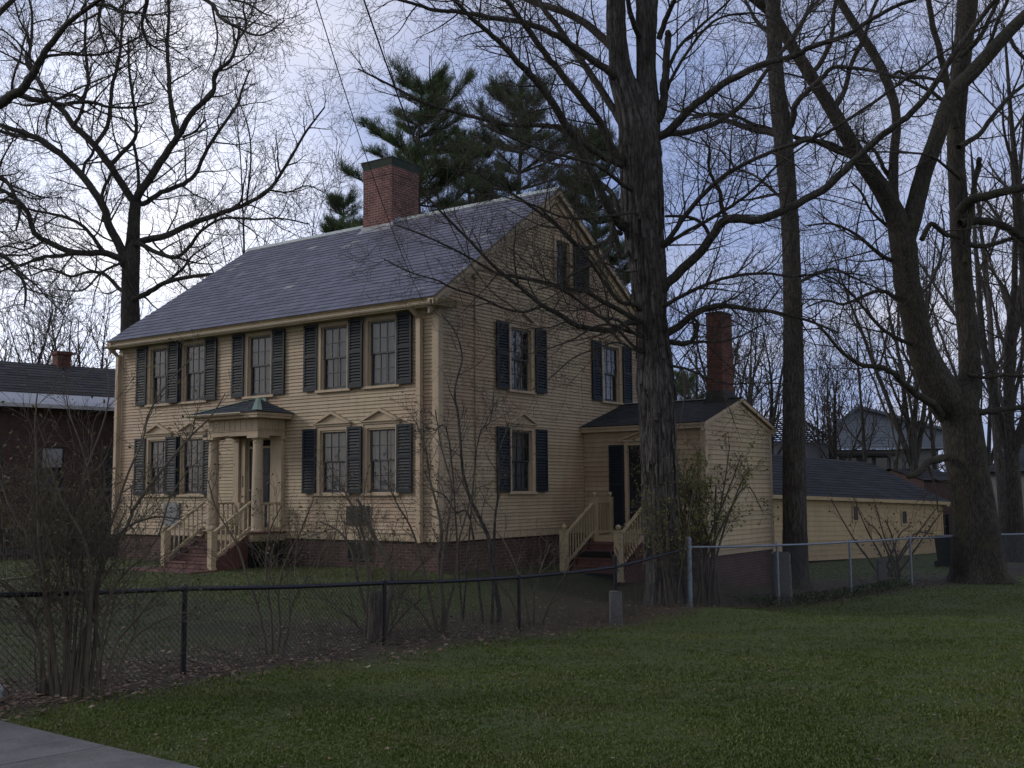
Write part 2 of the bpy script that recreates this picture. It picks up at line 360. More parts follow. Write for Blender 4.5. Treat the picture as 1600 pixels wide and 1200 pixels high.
fx, fy = X.ravel(), Y.ravel()
a = go.data.attributes.new('litter','FLOAT','POINT'); a.data.foreach_set('value', litteramt(fx,fy).astype(np.float32))
yard = np.clip(sidefence(fx,fy)/1.0,0,1)*.75
hx_, hy_ = w2h(fx, fy)
yard = np.where((hy_ < 0) & (hy_ > -5.5), yard*.25, yard)
yard = np.where((fx > 5) & (fy > 27), yard*.3, yard)
a = go.data.attributes.new('yard','FLOAT','POINT'); a.data.foreach_set('value', yard.astype(np.float32))
def HG(x, y):
    x = np.asarray(x,float); y = np.asarray(y,float)
    return H(x,y)+.018*vnoise(np.stack([x*1.3,y*1.3,x*0],-1))+.01*vnoise(np.stack([x*4,y*4,x*0+5],-1))

# sidewalk in the near left corner: concrete slabs
def ground_at(px, py):   # ray to terrain
    d = W(px, py, 1.0)-np.array([0,0,CAMZ]); t = 3.0
    for _ in range(4000):
        p = d*t
        if CAMZ+p[2] <= H(p[0],p[1]): break
        t += .01
    return p[:2]
m, nt, b, _ = newmat('sidewalk_concrete'); v = coords(nt)
n2 = noise(nt, v, 60, 6, .8); n1 = noise(nt, v, 1.2, 4)
c = ramp(nt, n1, [(.3,(.13,.13,.135)),(.7,(.18,.178,.18))])
c = mix(nt, 1.0, c, ramp(nt, n2, [(.35,(.62,.62,.64)),(.65,(1.15,1.15,1.15))]), 'MULTIPLY')
c = mix(nt, 1.0, c, ramp(nt, noise(nt, v, 2.6, 9, .75), [(.40,(.68,.67,.66)),(.58,(1,1,1))]), 'MULTIPLY')
nt.links.new(c, b.inputs['Base Color']); b.inputs['Roughness'].default_value = .85; bump(nt, b, n2, .5, .006); M['concrete'] = m
s0 = ground_at(0,1133); s1 = ground_at(130,1158); s2 = ground_at(275,1199)
dr = (s2-s0)/np.linalg.norm(s2-s0); nr = np.array([-dr[1], dr[0]]); nr = nr if nr[1] < 0 else -nr
sw = MB()
j0 = ground_at(60,1199); j1 = ground_at(175,1172)
slab = 1.5; tj = (j1-s0)@dr
for k in range(-6, 9):
    a0 = tj+k*slab+.006; a1 = tj+(k+1)*slab-.006
    for ni in range(int(1)):
        P_ = [s0+dr*a0, s0+dr*a1, s0+dr*a1+nr*1.6, s0+dr*a0+nr*1.6]
        zt = [H(*p)+.035 for p in P_]
        sw.hexa([(p[0],p[1],z-.12) for p,z in zip(P_,zt)][::-1]+[(p[0],p[1],z) for p,z in zip(P_,zt)][::-1])
tag(sw.build('sidewalk', M['concrete'], bevel=.008), kind='structure')
# worn walk across the front lawn
pw = MB(); pa = [ground_at(x,y) for x,y in ((-60,912),(60,901),(150,893),(262,884))]
for i in range(3):
    p, q_ = pa[i], pa[i+1]
    for k in range(8):
        u0 = p+(q_-p)*k/8; u1 = p+(q_-p)*(k+1)/8; w_ = np.array([.1,.42])
        cs = [u0-w_, u1-w_, u1+w_, u0+w_]; pw.poly([(c_[0],c_[1],HG(*c_)+.03) for c_ in cs])
M['walk'] = simple('worn_walk', (.15,.135,.115), .9, 0, .35, 6)
tag(pw.build('front_walk', M['walk']), kind='structure')

# ------------------------------------------------------------------ grass blades and fallen leaves (nobody could count them)
def swside(x, y): return (x-s0[0])*nr[0]+(y-s0[1])*nr[1]   # >0 on the sidewalk
def scatter(n, x0, x1, y0, y1, power=1.6):
    u = rng.random(n); k = 1-power
    y = (y0**k+u*(y1**k-y0**k))**(1/k); x = y*(x0+(x1-x0)*rng.random(n)); return x, y
def blades(name, n, keep, hmin, hmax, mat, label, y0=5.2, y1=34, x0=-.56, x1=.56, wk=1.0):
    x, y = scatter(n, x0, x1, y0, y1); k = keep(x, y); x, y = x[k], y[k]; n = len(x)
    z = HG(x, y); a = rng.random(n)*2*pi; h = hmin+(hmax-hmin)*rng.random(n)
    h *= 1+2.2*np.clip(1-fencedist(x,y)/1.1,0,1)*rng.random(n)**2
    h *= .75+.5*np.clip(vnoise(np.stack([x*2,y*2,x*0+9],-1))+.5,0,1)
    w = (.0035+.0004*y)*(.7+.6*rng.random(n))*wk; ln = h*(.25+.75*rng.random(n)); b_ = rng.random(n)*2*pi
    dx, dy = np.cos(a)*w, np.sin(a)*w; lx, ly = np.cos(b_)*ln, np.sin(b_)*ln
    V = np.empty((n,5,3)); 
    V[:,0] = np.stack([x-dx,y-dy,z-.01],-1); V[:,1] = np.stack([x+dx,y+dy,z-.01],-1)
    V[:,2] = np.stack([x+dx*.8+lx*.35,y+dy*.8+ly*.35,z+h*.6],-1); V[:,3] = np.stack([x-dx*.8+lx*.35,y-dy*.8+ly*.35,z+h*.6],-1)
    V[:,4] = np.stack([x+lx,y+ly,z+h],-1)
    base = np.arange(n)[:,None]*5
    L = np.concatenate([base+[0,1,2,3], base+[3,2,4]], 1).ravel()
    sz = np.tile([4,3], n)
    return tag(mesh_np(name, V.reshape(-1,3), L, sz, mat), label, 'grass', kind='stuff')
def lawn_keep(x, y):
    l = litteramt(x,y); n = vnoise(np.stack([x*1.1,y*1.1,x*0+3],-1))
    return (swside(x,y) < .07*vnoise(np.stack([x*4,y*4,x*0],-1))+.09*rng.random(len(x))) & (sidefence(x,y) < .1) & (rng.random(len(x)) > l*1.05) & (rng.random(len(x)) < .8+.5*n)
blades('lawn_grass', 420000, lawn_keep, .008, .024, M['grass'], 'short green mown grass of the open lawn in front of the fence')
def yard_keep(x, y):
    hx, hy = w2h(x,y); inside = (hx>-10.9)&(hx<.1)&(hy>-.05)&(hy<9.6) | (hx>0)&(hx<3.4)&(hy>5.4)&(hy<9.6)
    front = (hy < -.1)&(hy > -5.5)
    return (sidefence(x,y) > .05) & ~inside & (rng.random(len(x)) > litteramt(x,y)) & (rng.random(len(x)) < np.where(front|((x>5)&(y>27)),.95,.33))
blades('yard_grass', 130000, yard_keep, .012, .032, M['grass'], 'thin patchy grass in the fenced yard around the house', y0=9, y1=42)
def leaves(name, n, dens, label, y0, y1, size, x0=-.56, x1=.56, lift=.012):
    x, y = scatter(n, x0, x1, y0, y1); k = rng.random(n) < dens(x,y); x, y = x[k], y[k]; n = len(x)
    z = HG(x,y)+lift+.02*rng.random(n)*litteramt(x,y); a = rng.random(n)*2*pi; s = size*(.5+rng.random(n))
    ca, sa = np.cos(a)*s, np.sin(a)*s; t1, t2 = (rng.random(n)-.3)*s*1.1, (rng.random(n)-.3)*s*1.1; asp = .35+.4*rng.random(n)
    V = np.empty((n,4,3))
    V[:,0] = np.stack([x-ca,y-sa,z+t1*.6],-1); V[:,1] = np.stack([x-sa*asp,y+ca*asp,z+t2],-1)
    V[:,2] = np.stack([x+ca,y+sa,z+np.abs(t2)*.8],-1); V[:,3] = np.stack([x+sa*asp,y-ca*asp,z+t1*.2],-1)
    L = (np.arange(n)[:,None]*4+[0,1,2,0,2,3]).ravel()
    return tag(mesh_np(name, V.reshape(-1,3), L, np.full(2*n,3), M['litter']), label, 'leaves', kind='stuff')
leaves('fallen_leaves', 60000, lambda x,y: np.clip(litteramt(x,y)**1.5*.9+.012*(sidefence(x,y)>0),0,1)*(swside(x,y)<0), 'brown dead leaves drifted along the chain link fence and under the trees', 5, 34, .027)
leaves('scattered_leaves', 9000, lambda x,y: (swside(x,y)<-.1)*np.where(sidefence(x,y)<0,.06,.5)*1.0, 'pale dead leaves scattered thinly over the grass', 5.3, 40, .02)

# ------------------------------------------------------------------ house
ZF = CAMZ-1.0115
L_, D_ = 10.75, 9.5
RY, RZ = 4.44, 8.29; SF = .692; SB = .62     # ridge and slopes
house = empty('yellow_house', (HOUSE_O[0],HOUSE_O[1],0), YAW, 'two storey yellow clapboard colonial house with dark shutters, purple slate roof and columned porch', 'house')
def hb(mb, name, mat, parent=None, **k):
    return mb.build(name, mat, parent or house, loc=(0,0,ZF) if parent is None else (0,0,0), **k)
def siding(mb, P0, P1, z0, z1, exp, holes, tfun=None, nrm=(0,-1), boardlen=3.6, lip=.024):
    """rows of bevelled boards on the vertical plane from P0 to P1, with rectangular holes (t0,t1,z0,z1)"""
    P0 = np.array(P0,float); P1 = np.array(P1,float); Lw = np.linalg.norm(P1-P0); d = (P1-P0)/Lw; nr_ = np.array(nrm,float)
    k = int(round((z1-z0)/exp)); e = (z1-z0)/k
    def pt(t, z, o): p = P0+d*t+nr_*o; return (p[0],p[1],z)
    for i in range(k):
        za, zb = z0+i*e, z0+(i+1)*e; zm = (za+zb)/2
        A = tfun(za) if tfun else (0,Lw); B = tfun(zb) if tfun else (0,Lw)
        if A is None: continue
        if B is None: B = ((A[0]+A[1])/2,)*2
        ivs = [(A[0],A[1])]
        for (h0,h1,hz0,hz1) in holes:
            if hz0 < zm < hz1:
                nv = []
                for a_, b_ in ivs:
                    if h1 <= a_ or h0 >= b_: nv.append((a_,b_)); continue
                    if a_ < h0: nv.append((a_,h0))
                    if h1 < b_: nv.append((h1,b_))
                ivs = nv
        for a_, b_ in ivs:
            t = a_
            while t < b_-1e-4:
                t2 = min(b_, t+boardlen*(.5+random.random()))
                if b_-t2 < .5: t2 = b_
                ta, tb = t+.0015, t2-.0015
                ua = B[0] if abs(t-A[0])<1e-6 else min(max(ta,B[0]),B[1]); ub = B[1] if abs(t2-A[1])<1e-6 else max(min(tb,B[1]),B[0])
                jj = random.uniform(-.0025,.0025)
                mb.v += [pt(ta,za+jj,lip),pt(tb,za+jj,lip),pt(ub,zb,.003),pt(ua,zb,.003),pt(ta,za+jj,0),pt(tb,za+jj,0)]
                n = len(mb.v)-6; mb.f += [(n,n+1,n+2,n+3),(n+4,n+5,n+1,n)]
                t = t2
# window positions
FW = [-9.06,-7.74,-5.37,-2.95,-1.53]; HW = .40
UPZ = (3.28,4.70); LOZ = (1.00,2.38)
holesF = [(c+L_-HW,c+L_+HW,*UPZ) for c in FW]+[(c+L_-HW,c+L_+HW,*LOZ) for c in (FW[0],FW[1],FW[3],FW[4])]
holesF += [(-5.75+L_,-4.92+L_,.15,2.26)]
GW = [(2.93,UPZ),(6.98,UPZ),(2.93,LOZ)]
ATT = (4.74,.30,5.92,7.06)
holesG = [(c-HW,c+HW,*z) for c,z in GW]+[(ATT[0]-ATT[1],ATT[0]+ATT[1],ATT[2],ATT[3])]
w = MB(); siding(w, (-L_,0),(0,0), .16, 4.76, .0775, holesF); hb(w, 'wall', M['siding'])
def gab(z):
    if z <= 4.95: return (0, D_)
    a_ = (z-4.95-.0)/SF-.30; b_ = D_+.30-(z-4.95)/SB
    a_ = max(0, a_+.0); b_ = min(D_, b_)
    return (a_, b_) if b_ > a_ else None
w = MB(); siding(w, (0,0),(0,D_), .16, 8.2, .0775, holesG, gab, (1,0)); hb(w, 'wall', M['siding'])
# backing shell (sheathing) behind the siding, with the window openings left out
def shell(mb, P0, P1, z0, z1, holes, off, nrm):
    P0 = np.array(P0,float); P1 = np.array(P1,float); Lw = np.linalg.norm(P1-P0); d = (P1-P0)/Lw; n_ = np.array(nrm,float)
    ts = sorted({0,Lw,*[h[0] for h in holes],*[h[1] for h in holes]}); zs = sorted({z0,z1,*[h[2] for h in holes],*[h[3] for h in holes]})
    def pt(t,z): p = P0+d*t+n_*off; return (p[0],p[1],z)
    for i in range(len(ts)-1):
        for j in range(len(zs)-1):
            tm, zm = (ts[i]+ts[i+1])/2, (zs[j]+zs[j+1])/2
            if any(h[0]<tm<h[1] and h[2]<zm<h[3] for h in holes): continue
            mb.quad(pt(ts[i],zs[j]),pt(ts[i+1],zs[j]),pt(ts[i+1],zs[j+1]),pt(ts[i],zs[j+1]))
s_ = MB(); shell(s_, (-L_,0),(0,0),.0,4.9,holesF,-.01,(0,-1)); shell(s_, (0,0),(0,D_),.0,4.95,[h for h in holesG if h[3] < 4.95],-.01,(1,0))
s_.quad((-L_,D_,.0),(0,D_,.0),(0,D_,4.95),(-L_,D_,4.95)); s_.quad((-L_,0,.0),(-L_,D_,.0),(-L_,D_,4.95),(-L_,0,4.95))
for x in (-L_+.01,-.012):
    if x < -1: s_.poly([(x,0,4.95),(x,D_,4.95),(x,RY,8.12)])
    else:
        y0,y1,z0,z1 = ATT[0]-ATT[1],ATT[0]+ATT[1],ATT[2],ATT[3]
        s_.poly([(x,0,4.95),(x,D_,4.95),(x,y1,z0),(x,y0,z0)]); s_.poly([(x,0,4.95),(x,y0,z0),(x,y0,z1),(x,RY,8.12)]); s_.poly([(x,D_,4.95),(x,RY,8.12),(x,y1,z1),(x,y1,z0)])
        s_.poly([(x,y0,z1),(x,y1,z1),(x,RY,8.12)])
hb(s_, 'sheathing', M['trim'])
# foundation
f_ = MB(); f_.box(-L_+.04,-.04,.04,D_-.04,-1.3,-.005); hb(f_, 'foundation', M['found'])
# trim: water table, corner boards, friezes
t = MB()
t.box(-L_-.02,.0,-.028,0,0,.16); t.box(.0,.028,-.028,D_,0,.16)
t.box(-L_-.024,.032,-.05,-.029,.158,.178); t.box(.029,.05,-.05,D_,.158,.178)
t.box(-.13,.0,-.034,0,.178,4.78); t.box(.0,.034,-.034,.13,.178,4.9)
t.box(-L_-.03,-L_+.13,-.034,0,.178,4.78); t.box(.0,.034,D_-.13,D_+.03,.178,4.9)
t.box(-L_+.13,-.13,-.026,0,4.70,4.86)
hb(t, 'trim_board', M['trim'], bevel=.003)
c_ = MB()
def cornice(x0, x1):
    prof = [(-.0,4.80),(-.24,4.80),(-.25,4.84),(-.29,4.87),(-.30,4.93),(-.34,4.965),(-.34,4.985),(0,4.985+.23)]
    for x in (x0,x1): c_.poly([(x,y,z) for y,z in (prof if x==x0 else prof[::-1])])
    for i in range(len(prof)-1):
        a_, b_ = prof[i], prof[i+1]; c_.quad((x0,a_[0],a_[1]),(x1,a_[0],a_[1]),(x1,b_[0],b_[1]),(x0,b_[0],b_[1]))
cornice(-L_-.1,.10)
c_.box(-L_-.1,.1,D_,D_+.3,4.80,4.93)
c_.hexa([(.10,-.30,4.80),(.22,-.28,4.80),(.22,.32,4.80),(.10,.32,4.80),(.10,-.30,4.93),(.26,-.32,4.93),(.26,.34,4.93),(.10,.34,4.93)])
hb(c_, 'cornice', M['trim_shade'])
# rake boards on both gables
for xo, xi in ((.15,.0),(-L_-.15,-L_)):
    s = 1 if xo > 0 else -1; r_ = MB()
    for (y0,z0,y1,z1) in ((-.34,4.98,RY,RZ),(D_+.34,RZ-SB*(D_+.34-RY),RY,RZ)):
        z0 -= .035; z1 -= .035
        def ra(xa, xb, dt, db):
            r_.hexa([(xa,y0,z0-db),(xb,y0,z0-db),(xb,y1,z1-db),(xa,y1,z1-db),(xa,y0,z0-dt),(xb,y0,z0-dt),(xb,y1,z1-dt),(xa,y1,z1-dt)])
        ra(min(xi,xo),max(xi,xo),.0,.03)             # soffit strip
        ra(*sorted((xi+s*.115,xo)),.03,.12)         # crown
        ra(*sorted((xi+s*.004,xi+s*.055)),.03,.30)      # frieze board against the wall
    hb(r_, 'rake_board', M['trim'])

# roof deck and slates
def roofdeck(mb, x0, x1, y0, z0, y1, z1, th=.05):
    n = np.array([0,-(z1-z0),(y1-y0)]); n = n/np.linalg.norm(n); n = n if n[2]>0 else -n
    a,b_,c,d = [np.array(p,float) for p in ((x0,y0,z0),(x1,y0,z0),(x1,y1,z1),(x0,y1,z1))]
    mb.hexa([a-n*th,b_-n*th,c-n*th,d-n*th,a-n*.003,b_-n*.003,c-n*.003,d-n*.003])
def slates(mb, x0, x1, y0, z0, y1, z1, exp, wmin, wmax, th=.017, clip=None, seed=1):
    """clip(v) -> (xa, xb) limits at slope distance v"""
    R = random.Random(seed); dy, dz = y1-y0, z1-z0; S = sqrt(dy*dy+dz*dz); uy, uz = dy/S, dz/S
    n = np.array([0,-uz,uy]); n = n if n[2] > 0 else -n
    k = int(S/exp)+1
    def P(x, s, h): return (x, y0+uy*s+n[1]*h, z0+uz*s+n[2]*h)
    for i in range(k):
        sa = i*exp; sb = min(sa+exp*1.02, S)
        xa, xb = (x0,x1) if clip is None else clip(sa, sb)
        if xb-xa < .05: continue
        x = xa-(R.random()*wmin if i%2 else 0)
        while x < xb:
            w_ = R.uniform(wmin,wmax); a_, b_ = max(x,xa), min(x+w_,xb); x += w_
            if b_-a_ < .02: continue
            j = R.uniform(-.006,.006) if i else 0; h = th*R.uniform(.85,1.25); g = .0025
            v = [P(a_+g,sa+j,h),P(b_-g,sa+j,h),P(b_-g,sb,.004),P(a_+g,sb,.004),P(a_+g,sa+j,0),P(b_-g,sa+j,0)]
            q0 = len(mb.v); mb.v += v; mb.f += [(q0,q0+1,q0+2,q0+3),(q0+4,q0+5,q0+1,q0),(q0+5,q0+2,q0+1),(q0+4,q0,q0+3)]
rf = MB(); yb = D_+.34; zb = RZ-SB*(yb-RY)
dk = MB(); roofdeck(dk,-L_-.15,.15,-.34,4.98,RY,RZ); roofdeck(dk,-L_-.15,.15,yb,zb,RY,RZ)
slates(rf,-L_-.16,.16,-.355,4.97,RY,RZ,.205,.22,.40,seed=3); slates(rf,-L_-.16,.16,yb,zb,RY,RZ,.3,.3,.5,seed=4)
roof = hb(rf, 'roof', M['slate']); hb(dk, 'roof_deck', M['trim_shade'], roof)
rc = MB()
rc.hexa([(-L_-.17,RY-.14,RZ-.075),(.17,RY-.14,RZ-.075),(.17,RY,RZ+.035),(-L_-.17,RY,RZ+.035),(-L_-.17,RY-.14,RZ-.06),(.17,RY-.14,RZ-.06),(.17,RY,RZ+.05),(-L_-.17,RY,RZ+.05)])
rc.hexa([(-L_-.17,RY,RZ+.035),(.17,RY,RZ+.035),(.17,RY+.14,RZ-.065),(-L_-.17,RY+.14,RZ-.065),(-L_-.17,RY,RZ+.05),(.17,RY,RZ+.05),(.17,RY+.14,RZ-.05),(-L_-.17,RY+.14,RZ-.05)])
hb(rc, 'ridge_cap', M['ridge'], roof)
# chimney
ch = MB(); cx0,cx1,cy0,cy1 = -5.98,-4.95,4.10,5.20
ch.box(cx0,cx1,cy0,cy1,7.6,9.55); ch.box(cx0-.012,cx1+.012,cy0-.012,cy1+.012,9.50,9.72)
chim = hb(ch, 'chimney', M['chim'])
cp_ = MB(); 
cp_.hexa([(cx0+.0,cy0+.0,9.72),(cx1-.0,cy0+.0,9.72),(cx1,cy1,9.72),(cx0,cy1,9.72),(cx0-.04,cy0-.06,9.93),(cx1+.05,cy0-.06,9.93),(cx1+.05,cy1+.06,9.93),(cx0-.04,cy1+.06,9.93)])
cp_.box(cx0-.06,cx1+.07,cy0-.08,cy1+.08,9.93,9.945)
hb(cp_, 'chimney_cap', M['capmetal'], chim)
fl = MB()
def roofz(y): return 4.98+SF*(y+.34)
fl.box(cx0-.06,cx1+.06,cy0-.02,cy0,roofz(cy0)-.02,roofz(cy0)+.1)
fl.hexa([(cx0-.08,cy0-.2,roofz(cy0-.2)+.016),(cx1+.1,cy0-.2,roofz(cy0-.2)+.016),(cx1+.1,cy0,roofz(cy0)+.016),(cx0-.08,cy0,roofz(cy0)+.016),
  (cx0-.08,cy0-.2,roofz(cy0-.2)+.024),(cx1+.1,cy0-.2,roofz(cy0-.2)+.024),(cx1+.1,cy0,roofz(cy0)+.03),(cx0-.08,cy0,roofz(cy0)+.03)])
for i in range(3):
    y = cy0+.115*i; fl.box(cx1,cx1+.012+.004*i,y,y+.115,roofz(y)-.03,roofz(y)+.17); fl.box(cx1,cx1+.1,y,y+.113,roofz(y)+.02,roofz(y)+.034)
hb(fl, 'flashing', M['lead'], chim)
# gutter and downspouts
g_ = MB(); n = 8
for i in range(n):
    a0, a1 = pi+pi*i/n, pi+pi*(i+1)/n
    def gp(x,a,r,dz=0): return (x,-.385+r*cos(a),4.845+dz+r*sin(a))
    xa, xb, dzb = -L_-.14, .10, 0
    g_.quad(gp(xa,a0,.055),gp(xb,a0,.055),gp(xb,a1,.055),gp(xa,a1,.055)); g_.quad(gp(xa,a1,.05),gp(xb,a1,.05),gp(xb,a0,.05),gp(xa,a0,.05))
    for x in (xa,xb): g_.tri((x,-.385,4.845),gp(x,a0,.055),gp(x,a1,.055))
g_.box(-L_-.14,.10,-.446,-.436,4.838,4.852)
for i in range(11): g_.box(-L_+.3+i*1.0,-L_+.33+i*1.0,-.45,-.30,4.85,4.862)
hb(g_, 'gutter', M['gutter'])
for x in (-.43,-L_+.02):
    d_ = MB(); d_.box(x-.055,x+.055,-.14,-.04,-.02,4.62); d_.hexa([(x-.05,-.14,4.6),(x+.05,-.14,4.6),(x+.05,-.05,4.6),(x-.05,-.05,4.6),(x-.05,-.42,4.80),(x+.05,-.42,4.80),(x+.05,-.33,4.80),(x-.05,-.33,4.80)])
    d_.box(x-.065,x+.065,-.15,-.03,3.0,3.03); d_.box(x-.065,x+.065,-.15,-.03,1.3,1.33)
    hb(d_, 'downspout', M['downspout'])
cd = MB(); cd.tube([(.035,1.21,.2),(.035,1.21,5.62)],.013,6); cd.box(.02,.09,1.13,1.30,5.60,5.68); cd.tube([(.04,1.21,5.66),(.12,1.21,5.70)],.02,6)
for z in (1,2,3,4,5): cd.box(.016,.052,1.185,1.235,z,z+.02)
hb(cd, 'conduit', M['trim_shade'])

# windows: one of each kind, facing -y, centred on x=0; copies share the meshes
def window_parts(wd, z0, z1, ped, cols=3, rows=4, seed=0, side=True):
    hw = wd/2; P = {}
    f = MB()                                            # casing, sill, head
    f.box(-hw-.10,-hw,-.045,.02,z0-.02,z1+.075); f.box(hw,hw+.10,-.045,.02,z0-.02,z1+.075)
    f.box(-hw,hw,-.045,.02,z1,z1+.075); f.box(-hw-.13,hw+.13,-.085,.02,z0-.055,z0-.002)
    f.box(-hw,-hw+.03,.02,.12,z0,z1); f.box(hw-.03,hw,.02,.12,z0,z1); f.box(-hw+.03,hw-.03,.02,.12,z1-.03,z1); f.box(-hw+.03,hw-.03,.02,.12,z0-.002,z0+.012)
    f.box(-hw-.115,-hw-.10,-.06,.0,z0-.02,z1+.085); f.box(hw+.10,hw+.115,-.06,.0,z0-.02,z1+.085)
    P['frame'] = (f, M['trim'])
    s = MB(); a, b_ = -hw+.03, hw-.03; zm = (z0+z1)/2
    def sash(y0, y1, za, zb, bot, nr_):
        s.box(a,a+.045,y0,y1,za,zb); s.box(b_-.045,b_,y0,y1,za,zb); s.box(a+.045,b_-.045,y0,y1,za,za+bot); s.box(a+.045,b_-.045,y0,y1,zb-.04,zb)
        for i in range(1,cols):
            x = a+.045+(b_-a-.09)*i/cols; s.box(x-.008,x+.008,y0+.004,y1-.004,za+bot,zb-.04)
        for j in range(1,nr_):
            z = za+bot+(zb-.04-za-bot)*j/nr_
            for i in range(cols):
                xa = a+.045+(b_-a-.09)*i/cols+(.008 if i else 0); xb = a+.045+(b_-a-.09)*(i+1)/cols-(.008 if i<cols-1 else 0); s.box(xa,xb,y0+.004,y1-.004,z-.008,z+.008)
    sash(.022,.052,zm-.02,z1-.03,.035,rows//2); sash(.055,.085,z0+.012,zm+.015,.06,rows//2)
    P['sash'] = (s, M['sash'])
    g = MB(); g.quad((a+.04,.037,zm),(b_-.04,.037,zm),(b_-.04,.037,z1-.06),(a+.04,.037,z1-.06)); g.quad((a+.04,.07,z0+.05),(b_-.04,.07,z0+.05),(b_-.04,.07,zm),(a+.04,.07,zm))
    P['pane'] = (g, M['glass'])
    R = random.Random(seed+11); c = MB(); nn = 60; gap = R.uniform(.38,.6)
    for (u0,u1) in ((0,gap-.03),(gap+.03,1)):
        px_ = None; ph = R.random()*6
        for i in range(nn+1):
            u = u0+(u1-u0)*i/nn; x = -hw+wd*u; y = .16+.022*sin(u*46+ph)+.012*sin(u*17+ph*2)
            if px_: c.quad((px_[0],px_[1],z0),(x,y,z0),(x,y,z1),(px_[0],px_[1],z1))
            px_ = (x,y)
    P['curtain'] = (c, M['curtain'])
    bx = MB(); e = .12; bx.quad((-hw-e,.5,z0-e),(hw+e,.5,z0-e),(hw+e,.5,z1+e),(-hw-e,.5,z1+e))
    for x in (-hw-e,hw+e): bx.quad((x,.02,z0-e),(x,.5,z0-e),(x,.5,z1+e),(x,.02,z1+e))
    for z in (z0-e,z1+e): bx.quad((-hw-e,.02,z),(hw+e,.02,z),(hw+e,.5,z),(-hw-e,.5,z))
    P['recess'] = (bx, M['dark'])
    if ped:
        p = MB(); zb = z1+.085; w2 = hw+.17; ht = .30
        p.box(-w2+.03,w2-.03,-.07,.02,zb,zb+.05); p.box(-w2,w2,-.11,.02,zb+.05,zb+.075)
        p.poly([(-w2+.04,-.05,zb+.075),(w2-.04,-.05,zb+.075),(0,-.05,zb+ht)])
        for sg in (-1,1):
            p.hexa([(x,y,z) for x,y,z in ((sg*w2,-.12,zb+.07),(sg*(w2-.09),-.12,zb+.07),(sg*(w2-.09),.02,zb+.07),(sg*w2,.02,zb+.07),
              (0,-.12,zb+ht+.03),(0,-.12,zb+ht-.03),(0,.02,zb+ht-.03),(0,.02,zb+ht+.03))])
        P['pediment'] = (p, M['trim'])
    return P
def make_window(name, P, loc, rz, label=None):
    order = ['sash','frame','pane','curtain','recess','pediment']; root = None
    for k in order:
        if k not in P: continue
        mb, mt = P[k]
        if isinstance(mb, MB): me = mb.build(k, mt); P[k] = (me, mt); o = me
        else: o = mb.copy(); COL.objects.link(o)
        if root is None: root = o; o.name = name; o.parent = house; o.location = loc; o.rotation_euler = (0,0,rz)
        else: o.parent = root
    return root
def shutter_mb(w_, z0, z1, seed=0):
    s = MB(); R = random.Random(seed); h = w_/2; st = .05
    s.box(-h,-h+st,-.035,0,z0,z1); s.box(h-st,h,-.035,0,z0,z1); zm = z0+(z1-z0)*.52
    s.box(-h+st,h-st,-.035,0,z0,z0+.085); s.box(-h+st,h-st,-.035,0,z1-.055,z1); s.box(-h+st,h-st,-.035,0,zm-.03,zm+.03)
    s.quad((-h+st,-.001,z0),(h-st,-.001,z0),(h-st,-.001,z1),(-h+st,-.001,z1))
    for a_, b_ in ((z0+.085,zm-.03),(zm+.03,z1-.055)):
        k = max(3,int(round((b_-a_)/.066)))
        for i in range(k):
            z = a_+(b_-a_)*(i+.5)/k; t_ = R.uniform(-.003,.003)
            s.hexa([(-h+st,-.034+t_,z-.027),(h-st,-.034+t_,z-.027),(h-st,-.003,z+.022),(-h+st,-.003,z+.022),(-h+st,-.031+t_,z-.020),(h-st,-.031+t_,z-.020),(h-st,-.003,z+.029),(-h+st,-.003,z+.029)])
    return s
SH = {}
def put_shutter(key, w_, z0, z1, loc, rz, label=None):
    if key not in SH: o = shutter_mb(w_,z0,z1,hash(key)%100).build('shutter', M['shutter'], house, bevel=0); SH[key] = o
    else: o = SH[key].copy(); COL.objects.link(o)
    o.parent = house; o.location = loc; o.rotation_euler = (random.uniform(-.004,.004),0,rz+random.uniform(-.02,.02)); return o
WU = [window_parts(2*HW,*UPZ,False,seed=s) for s in (1,2)]; WLP = [window_parts(2*HW,*LOZ,True,seed=s) for s in (3,4,5)]; WUP = window_parts(2*HW,*UPZ,True,seed=6)
for i, c in enumerate(FW):
    make_window('window', WU[i%2], (c,0,ZF), 0)
    if i != 2: make_window('window', WLP[i%3], (c,0,ZF), 0)
yo = -.052
for c in FW:
    put_shutter('u',.42,3.27,4.77,(c-.705,yo,ZF),0)
    put_shutter('u',.42,3.27,4.77,(c+.665,yo,ZF),0)
    if c != FW[2]: put_shutter('l',.42,1.0,2.43,(c-.705,yo,ZF),0); put_shutter('l',.42,1.0,2.43,(c+.665,yo,ZF),0)
# the overlapping middle shutters stand a little proud
for o in [o for o in house.children if o.name.startswith('shutter')]:
    if abs(o.location.x-(FW[4]-.705)) < .01 or abs(o.location.x-(FW[1]-.705)) < .01: o.location.y = yo-.045
for c, z in GW:
    P = WUP if z == UPZ else WLP[1]
    make_window('window', P, (0,c,ZF), pi/2)
    k, za, zb = ('u',3.27,4.77) if z == UPZ else ('l',1.0,2.43)
    put_shutter('g'+k,.46,za,zb,(-yo,c-.745,ZF),pi/2); put_shutter('g'+k,.46,za,zb,(-yo,c+.745,ZF),pi/2)
PA = window_parts(2*ATT[1],ATT[2],ATT[3],False,cols=3,rows=4,seed=9)
make_window('window', PA, (0,ATT[0],ZF), pi/2)
o = put_shutter('att',.52,5.90,7.08,(.05,5.42,ZF),pi/2); o.rotation_euler[2] += -.22; o.location[0] = .11
